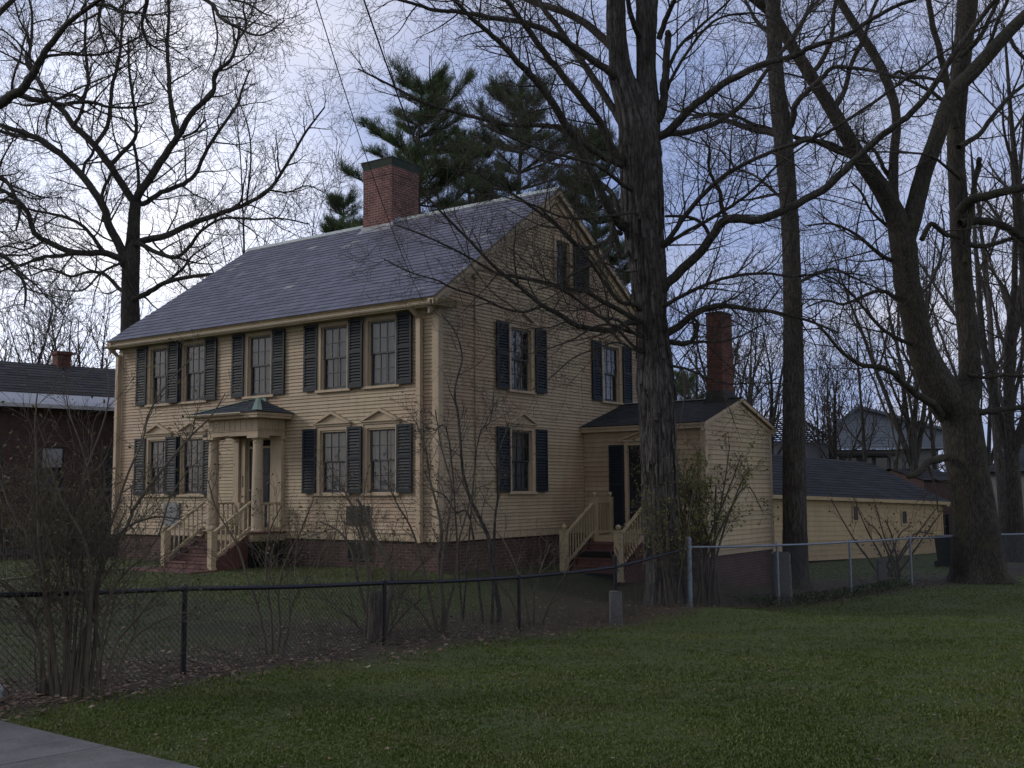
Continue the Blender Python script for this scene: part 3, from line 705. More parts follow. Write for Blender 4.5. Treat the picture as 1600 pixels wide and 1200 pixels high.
# vents, basement windows, meter panels on the front
v_ = MB(); v_.box(-2.50,-1.87,-.06,-.02,.32,.73)
for i in range(14): v_.box(-2.48,-1.89,-.068,-.06,.335+i*.028,.35+i*.028)
hb(v_, 'vent_grille', M['grille'])
v_ = MB(); v_.box(-8.76,-8.16,-.07,-.02,.24,.80); v_.box(-8.78,-8.14,-.075,-.07,.22,.24)
hb(v_, 'wall_panel', M['meter'])
for x0, x1 in ((-2.5,-1.86),(-8.75,-8.2)):
    b_ = MB(); b_.box(x0,x1,.02,.045,-.40,-.06); bw_ = hb(b_, 'basement_window', M['dark'])
    c = MB(); c.box(x0-.03,x0,.0,.05,-.43,-.03); c.box(x1,x1+.03,.0,.05,-.43,-.03); c.box(x0,x1,.0,.05,-.43,-.40); c.box(x0,x1,.0,.05,-.06,-.03)
    for k in (1,2): c.box(x0+(x1-x0)*k/3-.01,x0+(x1-x0)*k/3+.01,.01,.03,-.4,-.06)
    hb(c, 'frame', M['sash'], bw_)
# front door
dm = MB(); dm.box(-5.72,-4.95,.04,.08,.15,2.05)
for (a_,b_,c,d) in ((-5.64,-5.38,.25,.75),(-5.29,-5.03,.25,.75),(-5.64,-5.38,.85,1.35),(-5.29,-5.03,.85,1.35),(-5.64,-5.38,1.45,1.95),(-5.29,-5.03,1.45,1.95)):
    dm.box(a_,b_,.028,.04,c,d); dm.box(a_+.03,b_-.03,.018,.028,c+.03,d-.03)
door = hb(dm, 'door', M['doorpaint'], bevel=.004)
kn = MB(); kn.lathe(-5.66,.0,[(.0,1.05),(.02,1.055),(.028,1.075),(.02,1.095),(0,1.10)],12); kn.box(-5.67,-5.65,0,.04,1.06,1.09); hb(kn, 'knob', M['lead'], door)
df = MB(); df.box(-5.78,-5.72,.0,.1,.15,2.26); df.box(-4.95,-4.90,.0,.1,.15,2.26); df.box(-5.72,-4.95,.0,.1,2.05,2.10); df.box(-5.72,-4.95,.0,.1,2.24,2.28)
df.box(-5.92,-5.78,-.06,.0,.16,2.30); df.box(-6.14,-5.95,-.11,.0,.16,2.30); df.box(-4.90,-4.88,-.05,0,.16,2.3); df.box(-4.87,-4.50,-.11,.0,.16,2.30)
df.box(-6.17,-5.92,-.13,0,2.22,2.30); df.box(-4.9,-4.47,-.13,0,2.22,2.30)
hb(df, 'frame', M['trim'], door, bevel=.004)
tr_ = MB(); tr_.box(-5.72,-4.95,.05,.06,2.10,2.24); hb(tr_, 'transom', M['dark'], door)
ic = MB(); ic.box(-5.86,-5.83,-.066,-.06,1.15,1.42); ic.lathe(-5.85,-.065,[(.0,.93),(.02,.93),(.02,.96),(0,.96)],8); hb(ic, 'lock_plate', M['sash'], door)
lt = MB(); lt.box(-5.98,-5.80,-.19,-.06,.62,.80); hb(lt, 'mailbox', M['trim'])

# portico
PX0, PX1, PYF = -6.17, -4.47, -.84
po = MB()   # entablature
po.box(PX0,PX1,PYF,PYF+.16,2.30,2.42); po.box(PX0,PX0+.16,PYF+.16,-.03,2.30,2.42); po.box(PX1-.16,PX1,PYF+.16,-.03,2.30,2.42)
po.box(PX0+.015,PX1-.015,PYF+.015,-.03,2.42,2.68); po.box(PX0-.02,PX1+.02,PYF-.02,-.03,2.405,2.425)
nb = 9
for i in range(nb):
    xa = PX0+.015+(PX1-PX0-.03)*i/nb; xb = PX0+.015+(PX1-PX0-.03)*(i+1)/nb; po.box(xa+.006,xb-.006,PYF-.0,PYF+.015,2.44,2.67)
for i in range(4):
    ya = PYF+.02+(-.05-PYF)*i/4; yb_ = PYF+.02+(-.05-PYF)*(i+1)/4; po.box(PX1-.015,PX1,ya+.006,yb_-.006,2.44,2.67)
po.box(PX0-.22,PX1+.22,PYF-.22,-.03,2.68,2.74); po.box(PX0-.24,PX1+.24,PYF-.24,-.03,2.74,2.80)
portico = hb(po, 'portico', M['trim'], bevel=.003)
pr = MB(); ex0, ex1, eyf, ez, ax, az = PX0-.30, PX1+.27, PYF-.28, 2.805, -5.36, 3.20
ay = -.06
pr.poly([(ex0,eyf,ez),(ex1,eyf,ez),(ex1,-.02,ez),(ex0,-.02,ez)])
prf = hb(pr, 'porch_roof', M['trim_shade'], portico)
ps = MB()
def facerows(A, B, C, rows, wmin, wmax, seed):      # triangle face A-B eave, C apex, split into courses
    R = random.Random(seed); A, B, C = map(lambda p: np.array(p,float),(A,B,C)); nn = np.cross(B-A,C-A); nn /= np.linalg.norm(nn); nn = nn if nn[2]>0 else -nn
    for i in range(rows):
        u, u2 = i/rows, (i+1)/rows; a0, b0 = A+(C-A)*u, B+(C-B)*u; a1, b1 = A+(C-A)*u2, B+(C-B)*u2
        ln = np.linalg.norm(b0-a0); k = max(1,int(ln/R.uniform(wmin,wmax)))
        for j in range(k):
            p0, p1 = a0+(b0-a0)*(j+.015)/k, a0+(b0-a0)*(j+.985)/k; q0, q1 = a1+(b1-a1)*j/k, a1+(b1-a1)*(j+1)/k
            n0 = len(ps.v); ps.v += [tuple(p) for p in (p0+nn*.02,p1+nn*.02,q1+nn*.006,q0+nn*.006,p0,p1)]; ps.f += [(n0,n0+1,n0+2,n0+3),(n0+4,n0+5,n0+1,n0)]
facerows((ex0,eyf,ez),(ex1,eyf,ez),(ax,ay,az),7,.2,.3,1); facerows((ex1,eyf,ez),(ex1,-.02,ez),(ax,ay,az),7,.2,.3,2); facerows((ex0,-.02,ez),(ex0,eyf,ez),(ax,ay,az),7,.2,.3,3)
hb(ps, 'roof_slates', M['porchslate'], portico)
hp = MB()
for e, dx in (((ex1,eyf,ez),1),((ex0,eyf,ez),-1)):
    a_ = np.array([ax,ay,az+.035]); b_ = np.array(e)+(0,0,.035); w1 = np.array([0,.16,.0]); w2 = np.array([-.16*dx,0,0])
    hp.quad(b_,a_,a_+w1*.4,b_+w1); hp.quad(b_,b_+w2,a_+w2*.4,a_)
hp.box(ex0+.9,ex1-.9,-.06,.0,3.12,3.22)
hb(hp, 'hip_flashing', M['copper'], portico)
pg = MB()
for i in range(8):
    a0, a1 = pi+pi*i/8, pi+pi*(i+1)/8; yy, zz = eyf-.05, 2.79
    pg.quad((ex0-.03,yy+.05*cos(a0),zz+.05*sin(a0)),(ex1-.45,yy+.05*cos(a0),zz+.05*sin(a0)),(ex1-.45,yy+.05*cos(a1),zz+.05*sin(a1)),(ex0-.03,yy+.05*cos(a1),zz+.05*sin(a1)))
    for x in (ex0-.03,ex1-.45): pg.tri((x,yy,zz),(x,yy+.05*cos(a0),zz+.05*sin(a0)),(x,yy+.05*cos(a1),zz+.05*sin(a1)))
pg.box(ex0-.03,ex1-.42,yy-.06,yy-.05,zz-.01,zz+.012)
hb(pg, 'gutter', M['gutter'], portico)
for x in (PX0+.10,PX1-.10):
    cl = MB(); y = PYF+.10
    cl.lathe(x,y,[(.155,.17),(.155,.20),(.145,.215),(.135,.23),(.13,.25),(.128,.8),(.120,1.5),(.108,2.12),(.12,2.135),(.12,2.15),(.108,2.16),(.108,2.19),(.135,2.215),(.145,2.24)],28)
    cl.box(x-.175,x+.175,y-.175,y+.175,2.24,2.298); hb(cl, 'column', M['trim'], portico)
# porch deck, skirt, steps, rails
dk = MB(); dk.box(PX0-.06,PX1+.08,-1.02,-.03,.125,.165); ddk = hb(dk, 'porch_deck', M['steps'], portico, bevel=.006)
sk = MB(); sk.box(PX0-.02,PX1+.04,-.98,-.95,-.04,.125); sk.box(PX1+.01,PX1+.04,-.95,-.03,-.04,.125); sk.box(PX0-.02,PX0+.01,-.95,-.03,-.04,.125)
hb(sk, 'skirt_board', M['rail'], portico)
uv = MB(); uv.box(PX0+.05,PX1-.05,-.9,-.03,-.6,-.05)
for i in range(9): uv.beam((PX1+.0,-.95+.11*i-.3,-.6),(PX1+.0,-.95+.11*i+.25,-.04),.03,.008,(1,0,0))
hb(uv, 'crawl_space_shade', M['dark'], portico)  # near-black block, shade under the deck put into its colour; lattice shares it
st = MB(); ns = 4; rise = (.145+.56)/(ns+1)
for i in range(ns+0):
    zt = .125-rise*(i+1); yf = -1.0-.27*(i+1); st.box(-6.02,-4.58,yf,-.99-.27*i,zt-.03,zt); st.box(-6.0,-4.60,yf+.03,yf+.05,zt-rise,zt-.03)
st.box(-6.25,-4.25,-2.75,-2.03,-.60,-.535) if False else None
for x in (-6.03,-4.57):
    st.hexa([(x-.02,-2.13,-.66),(x+.02,-2.13,-.66),(x+.02,-.99,-.66),(x-.02,-.99,-.66),(x-.02,-2.13,-.56),(x+.02,-2.13,-.56),(x+.02,-.99,.12),(x-.02,-.99,.12)])
st.box(-6.5,-4.3,-2.75,-2.05,-.75,-.585)
hb(st, 'steps', M['steps'], portico, bevel=.005)
def railing(mb, a, b, base, top, n, side=(1,0,0), w_=.045, cap=.06):
    a = np.array(a,float); b = np.array(b,float); z = np.array([0,0,1.])
    mb.beam(a+z*top, b+z*top, cap, .045); mb.beam(a+z*base, b+z*base, .05, .06)
    for i in range(n):
        p = a+(b-a)*(i+.5)/n; mb.box(p[0]-.014,p[0]+.014,p[1]-.014,p[1]+.014,p[2]+base+.02,p[2]+top-.015)
def newel(mb, x, y, z0, z1, w_=.13, ball=.055):
    h = w_/2; mb.box(x-h,x+h,y-h,y+h,z0,z1); mb.box(x-h-.012,x+h+.012,y-h-.012,y+h+.012,z1,z1+.02)
    pr_ = [(.02,z1+.02),(.028,z1+.035)]+[(ball*sin(t_),z1+.035+ball-ball*cos(t_)) for t_ in np.linspace(.55,pi-.05,9)]
    mb.lathe(x,y,pr_,16); mb.box(x-h-.015,x+h+.015,y-h-.015,y+h+.015,z0,z0+.03)
for x, xs_ in ((-6.07,PX0+.09),(-4.51,PX1-.09)):
    rl = MB(); newel(rl,x,-2.02,-.585,.20); railing(rl,(x,-1.96,-.46),(x,-.98,.16),.10,.66,8)
    hb(rl, 'step_railing', M['rail'], portico)
    rl = MB(); railing(rl,(xs_,-.62,.165),(xs_,-.10,.165),.06,.62,4); hb(rl, 'porch_railing', M['rail'], portico)

# ------------------------------------------------------------------ side wing (ell)
EX, EY0, EY1, ERY, ERZ, EZ = 3.25, 5.62, 9.45, 7.53, 3.22, 2.46
w = MB(); holesE = [(1.19,2.02,.1,2.13)]
siding(w,(0.02,EY0),(EX,EY0),-.05,2.42,.115,holesE,None,(0,-1)); 
ES = (ERZ-2.56)/(ERY-EY0+.2)
def egab(z):
    if z <= 2.50: return (0,EY1-EY0)
    a_ = (z-2.50)/ES-.1; b_ = (EY1-EY0)+.1-(z-2.50)/ES; return (max(0,a_),min(EY1-EY0,b_)) if b_>a_ else None
siding(w,(EX,EY0),(EX,EY1),-.5,3.16,.112,[],egab,(1,0)); hb(w, 'wing_wall', M['siding'])
s_ = MB(); shell(s_,(0,EY0),(EX,EY0),-.06,2.5,holesE,-.01,(0,-1)); s_.quad((EX-.01,EY0,-.4),(EX-.01,EY1,-.4),(EX-.01,EY1,2.5),(EX-.01,EY0,2.5)); s_.poly([(EX-.01,EY0,2.5),(EX-.01,EY1,2.5),(EX-.01,ERY,3.15)])
s_.quad((0,EY1,-.6),(EX,EY1,-.6),(EX,EY1,2.5),(0,EY1,2.5)); hb(s_, 'wing_sheathing', M['trim'])
f_ = MB(); f_.box(0,EX-.03,EY0+.03,EY1-.03,-1.5,-.06); f_.box(EX-.029,EX-.02,EY0+.03,EY1-.03,-1.5,-.51); hb(f_, 'wing_foundation', M['found'])
t = MB(); t.box(EX-.11,EX,EY0-.03,EY0,-.05,2.42); t.box(EX,EX+.03,EY0-.03,EY0+.1,-.4,2.5); t.box(EX,EX+.03,EY1-.1,EY1+.03,-.4,2.5)
t.box(.02,EX+.06,EY0-.16,EY0-.005,2.42,2.50); t.box(.02,EX+.08,EY0-.19,EY0-.005,2.50,2.545); t.box(EX-.05,EX+.1,EY1,EY1+.16,2.42,2.54)
for y0,z0,y1,z1 in ((EY0-.2,2.555,ERY,ERZ),(EY1+.2,2.555,ERY,ERZ)):
    for xa,xb,dt,db in ((EX,EX+.12,.0,.03),(EX+.085,EX+.12,.03,.085),(EX,EX+.035,.03,.20)):
        t.hexa([(xa,y0,z0-db),(xb,y0,z0-db),(xb,y1,z1-db),(xa,y1,z1-db),(xa,y0,z0-dt),(xb,y0,z0-dt),(xb,y1,z1-dt),(xa,y1,z1-dt)])
hb(t, 'wing_trim', M['trim'])
rf = MB(); slates(rf,.03,EX+.13,EY0-.215,2.558,ERY,ERZ+.01,.14,.25,.33,.008,seed=8); slates(rf,.03,EX+.13,EY1+.215,2.558,ERY,ERZ+.01,.14,.25,.33,.008,seed=9)
rf.box(.03,EX+.13,ERY-.08,ERY+.08,ERZ+.005,ERZ+.022)
wr = hb(rf, 'wing_roof', M['shingle'])
rp = MB(); rp.box(.03,2.5,ERY-.05,ERY+.06,ERZ+.022,ERZ+.04); hb(rp, 'ridge_cap', M['ridge'], wr)
ch = MB(); ch.box(2.60,3.00,7.22,7.85,2.9,5.32); wc = hb(ch, 'wing_chimney', M['chim2'])
cc = MB(); cc.hexa([(2.50,7.12,3.05),(3.10,7.12,3.05),(3.10,7.95,3.05),(2.50,7.95,3.05),(2.59,7.21,3.42),(3.01,7.21,3.42),(3.01,7.86,3.42),(2.59,7.86,3.42)]); hb(cc, 'flashing', M['cable'], wc); cc = MB(); cc.box(2.58,3.02,7.20,7.87,5.32,5.36); hb(cc, 'cap_stone', M['cable'], wc)
# side door
dm = MB(); dm.box(1.24,1.97,EY0+.04,EY0+.08,.1,2.08)
for a_,b_ in ((1.32,1.56),(1.65,1.89)): dm.box(a_,b_,EY0+.028,EY0+.04,.2,.9)
sd = hb(dm, 'side_door', M['doorpaint'], bevel=.004)
gl = MB(); gl.box(1.34,1.87,EY0+.025,EY0+.04,1.02,1.95); hb(gl, 'door_glass', M['dark'], sd)
pl = MB(); pl.box(1.45,1.55,EY0+.03,EY0+.039,1.04,1.93)
df = MB(); df.box(1.16,1.24,EY0-.03,EY0+.1,.1,2.16); df.box(1.97,2.05,EY0-.03,EY0+.1,.1,2.16); df.box(1.24,1.97,EY0-.03,EY0+.1,2.08,2.16)
df.box(1.02,2.19,EY0-.07,EY0,2.17,2.21)
for sg in (-1,1):
    df.hexa([(1.605+sg*.62,EY0-.09,2.20),(1.605+sg*.53,EY0-.09,2.20),(1.605+sg*.53,EY0-.005,2.20),(1.605+sg*.62,EY0-.005,2.20),(1.605,EY0-.09,2.42),(1.605,EY0-.09,2.37),(1.605,EY0-.005,2.37),(1.605,EY0-.005,2.42)])
hb(df, 'frame', M['trim'], sd)
o = shutter_mb(.40,.10,2.10,5).build('shutter', M['shutter'], house); o.location = (.94,EY0-.03,ZF)
# side steps
ss = MB(); SX0,SX1 = .78,2.18; DZ = -.03
ss.box(SX0-.02,SX1+.02,4.72,EY0-.02,DZ-.04,DZ)
sside = hb(ss, 'side_steps', M['rail'])
ss = MB(); ns = 5; rise = (DZ+.80)/(ns)
for i in range(ns-1):
    zt = DZ-rise*(i+1); yf = 4.72-.265*(i+1); ss.box(SX0+.03,SX1-.03,yf-.02,4.72-.265*i+(0),zt-.035,zt); ss.box(SX0+.04,SX1-.04,yf+.01,yf+.03,zt-rise,zt-.035)
ss.box(SX0+.04,SX1-.04,4.70,4.72,DZ-rise,DZ-.12)
for x in (SX0,SX1): ss.hexa([(x-.02,3.5,-1.0),(x+.02,3.5,-1.0),(x+.02,4.74,-1.0),(x-.02,4.74,-1.0),(x-.02,3.5,-.86),(x+.02,3.5,-.86),(x+.02,4.74,DZ-.05),(x-.02,4.74,DZ-.05)])
hb(ss, 'steps', M['steps'], sside)
tb = MB(); tb.box(SX0+.02,SX1-.02,4.695,4.715,DZ-.13,DZ-.04); tb.box(SX1-.0,SX1+.02,4.73,EY0-.02,DZ-.16,DZ-.04); hb(tb, 'skirt_board', M['rail'], sside)
for x in (SX0,SX1):
    rl = MB(); newel(rl,x,3.47,-.95,.12,.15,.06); newel(rl,x,4.80,DZ-.2,.84,.13,.055); newel(rl,x,EY0-.10,DZ-.02,.84,.13,.055)
    railing(rl,(x,3.54,-.72),(x,4.74,DZ),.10,.76,10); railing(rl,(x,4.86,DZ),(x,EY0-.16,DZ),.08,.78,5)
    hb(rl, 'step_railing', M['rail'], sside)
lt = MB()
for i in range(12):
    y = 3.6+.14*i
    for dy in (-.5,.5): 
        z1_ = -.2; z0_ = -1.0; lt.beam((SX1+(.02 if dy>0 else .03),y,z0_),(SX1+(.02 if dy>0 else .03),y+dy*1.2,z1_),.03,.006,(1,0,0))
hb(lt, 'lattice', M['steps'], sside)
vd = MB(); vd.box(SX0+.08,SX1-.03,4.0,EY0-.02,-1.0,-.35); hb(vd, 'crawl_space_shade', M['dark'], sside)  # solid block whose near-black colour stands for the shade below the landing

# ------------------------------------------------------------------ tree tools
class Branches:
    """collects tapered tubes and turns them into one mesh"""
    def __init__(s): s.g = {}; s.tips = []
    def add(s, pts, rad, sides):
        s.g.setdefault((len(pts), sides), []).append((pts, rad))
    def arrays(s, origin):
        VV = []; LL = []; n0 = 0
        for (n, k), lst in s.g.items():
            P = np.array([a for a,_ in lst], float)-np.array(origin); R = np.array([b for _,b in lst], float); m_ = len(lst)
            T = np.empty_like(P); T[:,1:-1] = P[:,2:]-P[:,:-2]; T[:,0] = P[:,1]-P[:,0]; T[:,-1] = P[:,-1]-P[:,-2]
            T /= np.linalg.norm(T,axis=2,keepdims=True)+1e-9
            ax = np.where(np.abs(T.mean(1))[:,2:3] < .8, np.array([[0,0,1.]]), np.array([[1.,.1,0]]))[:,None,:]
            A = np.cross(T, ax); A /= np.linalg.norm(A,axis=2,keepdims=True)+1e-9; B = np.cross(T, A)
            th = np.arange(k)*2*pi/k
            V = P[:,:,None,:]+R[:,:,None,None]*(np.cos(th)[None,None,:,None]*A[:,:,None,:]+np.sin(th)[None,None,:,None]*B[:,:,None,:])
            VV.append(V.reshape(-1,3))
            i = np.arange(n-1)[:,None]*k; j = np.arange(k)[None,:]; j2 = (j+1)%k
            q = np.stack([i+j, i+j2, i+k+j2, i+k+j], -1).reshape(-1)
            LL.append((np.arange(m_)[:,None]*n*k+q[None,:]+n0).ravel()); n0 += m_*n*k
        return np.concatenate(VV), np.concatenate(LL)
    def build(s, name, mat, parent=None, origin=(0,0,0), smooth=True):
        V, L = s.arrays(origin); return mesh_np(name, V, L, np.full(len(L)//4,4), mat, parent, smooth)
RT = random.Random(21)
def rnd(a, b): return RT.uniform(a, b)
def nrmv(v):
    l = sqrt(v[0]*v[0]+v[1]*v[1]+v[2]*v[2]) or 1; return (v[0]/l, v[1]/l, v[2]/l)
def perp_dir(t, ang, phi):
    a = (t[1],-t[0],0) if abs(t[2])<.95 else (1,0,0); a = nrmv(a)
    b = (t[1]*a[2]-t[2]*a[1], t[2]*a[0]-t[0]*a[2], t[0]*a[1]-t[1]*a[0])
    ca, sa, cf, sf = cos(ang), sin(ang), cos(phi), sin(phi)
    return nrmv(tuple(t[i]*ca+sa*(a[i]*cf+b[i]*sf) for i in range(3)))
def grow(br, p, d, length, r, level, P):
    """P: dict n(children per level), ratio, up(tropism), wig, minr, maxlev"""
    n = P['seg'][level]; st = length/n; pts = [tuple(p)]; rad = [r]; rend = max(P['minr'], r*P.get('taper',.35))
    up = P['up'][level]; wg = P['wig'][level]; c = tuple(p)
    for i in range(n):
        d = nrmv((d[0]+rnd(-wg,wg), d[1]+rnd(-wg,wg), d[2]+rnd(-wg,wg)+up))
        c = (c[0]+d[0]*st, c[1]+d[1]*st, c[2]+d[2]*st)
        if c[2] < .0+P.get('floor',-9): c = (c[0],c[1],P['floor'])
        pts.append(c); rad.append(r+(rend-r)*(i+1)/n)
    sides = 6 if r > .05 else (4 if r > .015 else 3)
    br[level if level < 2 else 2].add(pts, rad, sides) if isinstance(br, list) else br.add(pts, rad, sides)
    if level+1 < len(P['kids']): kids(br, pts, rad, length, level+1, P)
    else:
        tip = br[2] if isinstance(br,list) else br
        tip.tips.append((c, d))
def kids(br, pts, rad, length, level, P, t0=None, n=None, lscale=1.0, rmax=None):
    k = n if n is not None else P['kids'][level]
    k = int(k*rnd(.75,1.25)+.5); t0 = P['t0'][level] if t0 is None else t0
    m_ = len(pts)-1; phi = rnd(0,6.28)
    for j in range(k):
        t = t0+(1-t0)*(j+rnd(.1,.9))/k; x = t*m_; i = min(int(x), m_-1); f = x-i
        a, b = pts[i], pts[i+1]; p = tuple(a[q]+(b[q]-a[q])*f for q in range(3)); tg = nrmv(tuple(b[q]-a[q] for q in range(3)))
        phi += 2.4+rnd(-.5,.5); d = perp_dir(tg, rnd(*P['ang'][level]), phi)
        L = P['len'][level]*rnd(.55,1.25)*(1.1-.55*t)*lscale; r0 = rad[i]+(rad[i+1]-rad[i])*f
        r = min(r0*.62, P['rad'][level]*rnd(.75,1.2)); r = max(r, P['minr'])
        if rmax: r = min(r, rmax)
        grow(br, p, d, L, r, level, P)
def smoothline(pts, rad, sub=4, wob=.0):
    """Catmull-Rom through points (np arrays)"""
    P_ = [np.array(p,float) for p in pts]; P_ = [2*P_[0]-P_[1]]+P_+[2*P_[-1]-P_[-2]]; out = []; ro = []
    for i in range(1, len(P_)-2):
        for s in range(sub):
            t = s/sub; a,b,c,d = P_[i-1],P_[i],P_[i+1],P_[i+2]
            q = .5*((2*b)+(-a+c)*t+(2*a-5*b+4*c-d)*t*t+(-a+3*b-3*c+d)*t**3)
            out.append(q); ro.append(rad[i-1]+(rad[i]-rad[i-1])*t)
    out.append(P_[-2]); ro.append(rad[-1])
    if wob:
        for k in range(1,len(out)-1): out[k] = out[k]+np.array([rnd(-wob,wob) for _ in range(3)])*min(1,ro[k]*10)
    return [tuple(o) for o in out], ro
def limb_px(pl, depth, r0px, r1px, spread=0.0, bow=0.0):
    """a limb traced at its own distance: spread = metres it gains in depth from base to tip"""
    n = len(pl); pts = []; rad = []
    for i,(x,y) in enumerate(pl):
        t = i/(n-1); d = depth+spread*t+bow*sin(pi*t); pts.append(W(x,y,d)); rad.append((r0px+(r1px-r0px)*t)/F*d)
    P_, R_ = smoothline(pts, rad, 4, .02); e = np.array(P_[-1]); d_ = e-np.array(P_[-2]); d_ /= np.linalg.norm(d_)
    P_ += [tuple(e+d_*R_[-1]*.5), tuple(e+d_*R_[-1]*.8)]; R_ += [R_[-1]*.7, .001]
    return P_, R_
def trunkmesh(name, cl, mat, parent, origin, kind='plain', sides=48, seed=0, step=.06, flare=0.5, fh=.7):
    """cl: list of (x,y,z,r) centre line; resampled finely, displaced with ridges"""
    cl = np.array(cl, float); s = np.concatenate([[0], np.cumsum(np.linalg.norm(np.diff(cl[:,:3],axis=0),axis=1))])
    n = max(8, int(s[-1]/step)); u = np.linspace(0, s[-1], n)
    C = np.stack([np.interp(u, s, cl[:,k]) for k in range(4)], -1)
    ker = np.ones(7)/7
    for k in range(4):
        e = np.pad(C[:,k], 3, mode='edge'); C[:,k] = np.convolve(e, ker, 'valid')
    T = np.gradient(C[:,:3], axis=0); T /= np.linalg.norm(T,axis=1,keepdims=True)
    A = np.cross(T, [0,1,0.]); A /= np.linalg.norm(A,axis=1,keepdims=True); B = np.cross(T, A)
    th = np.arange(sides)*2*pi/sides
    dirs = np.cos(th)[None,:,None]*A[:,None,:]+np.sin(th)[None,:,None]*B[:,None,:]
    R = np.repeat(C[:,3:4], sides, 1); zz = u[:,None]; ct, sn = np.cos(th)[None,:], np.sin(th)[None,:]
    def nz(fx_, fz, o, wp=.0): return vnoise(np.stack([ct*fx_+0*zz+o, sn*fx_+0*zz+o*1.7, zz*fz+0*ct], -1))
    R = R*(1+.06*nz(1.2,.5,seed))
    if flare:
        g = np.exp(-zz/fh); lob = .6+.4*np.cos(5*th[None,:]+seed)+.35*nz(2.0,.2,seed+4); R = R*(1+flare*g*lob*np.ones_like(R)*1.0)
    if kind == 'shag':
        w1 = nz(3.6,.6,seed+1)+.5*nz(8,1.5,seed+2)+.2*nz(16,3,seed+5); rid = np.clip(np.abs(w1)*3.2,0,1)
        lip = nz(5,1.1,seed+8); R = R+.055*rid*np.clip(R/.3,.3,1.2)+.016*nz(12,3.0,seed+3)+.025*np.clip(lip,0,1)-.065
    elif kind == 'ridge':
        w1 = nz(7,1.4,seed+1)+.5*nz(14,3,seed+2); R = R+.022*np.clip(np.abs(w1)*3,0,1)*np.clip(R/.3,.3,1.2)-.01+.008*nz(20,6,seed+3)
    else: R = R+.010*nz(8,2.0,seed+1)+.006*nz(16,5,seed+2)
    V = C[:,None,:3]+dirs*R[:,:,None]; V = V.reshape(-1,3)-np.array(origin)
    i = np.arange(n-1)[:,None]*sides; j = np.arange(sides)[None,:]; j2 = (j+1)%sides
    q = np.stack([i+j,i+j2,i+sides+j2,i+sides+j],-1).reshape(-1)
    return mesh_np(name, V, q, np.full(len(q)//4,4), mat, parent, True)
def px_cl(rows, depth, spread=0):
    out = []; n = len(rows)
    for i,(x,y,wpx) in enumerate(rows):
        d = depth+spread*i/(n-1); p = W(x,y,d); out.append((*p, wpx/2/F*d))
    return out
def tree_root(name, base, label, group='trees around the house', cat='tree'):
    return empty(name, base, 0, label, cat, group)
TW = dict(seg=[8,6,5,4,3], kids=[0,9,4,3,2], t0=[.2,.15,.15,.2,.2], ang=[(.6,1.1)]*5, len=[4,2.3,1.05,.5,.26], rad=[.08,.024,.010,.0055,.0035],
          up=[.05,.05,.05,.04,.03], wig=[.14,.18,.22,.26,.3], minr=.0030, taper=.35, floor=-9)
def leafcloud(name, tips, mat, parent, origin, per=2, size=.02, prob=1.0, jit=.02, asp=.5):
    P_ = []; 
    for c, d in tips:
        for _ in range(per):
            if RT.random() < prob: P_.append((c[0]+rnd(-jit,jit),c[1]+rnd(-jit,jit),c[2]+rnd(-jit,jit)))
    if not P_: return None
    P_ = np.array(P_)-np.array(origin); n = len(P_); a = rng.normal(size=(n,3)); a /= np.linalg.norm(a,axis=1,keepdims=True)
    b_ = rng.normal(size=(n,3)); b_ -= (b_*a).sum(1,keepdims=True)*a; b_ /= np.linalg.norm(b_,axis=1,keepdims=True); s = size*(.5+rng.random((n,1)))
    V = np.stack([P_-a*s, P_+b_*s*asp, P_+a*s, P_-b_*s*asp], 1).reshape(-1,3)
    return mesh_np(name, V, np.arange(4*n), np.full(n,4), mat, parent)

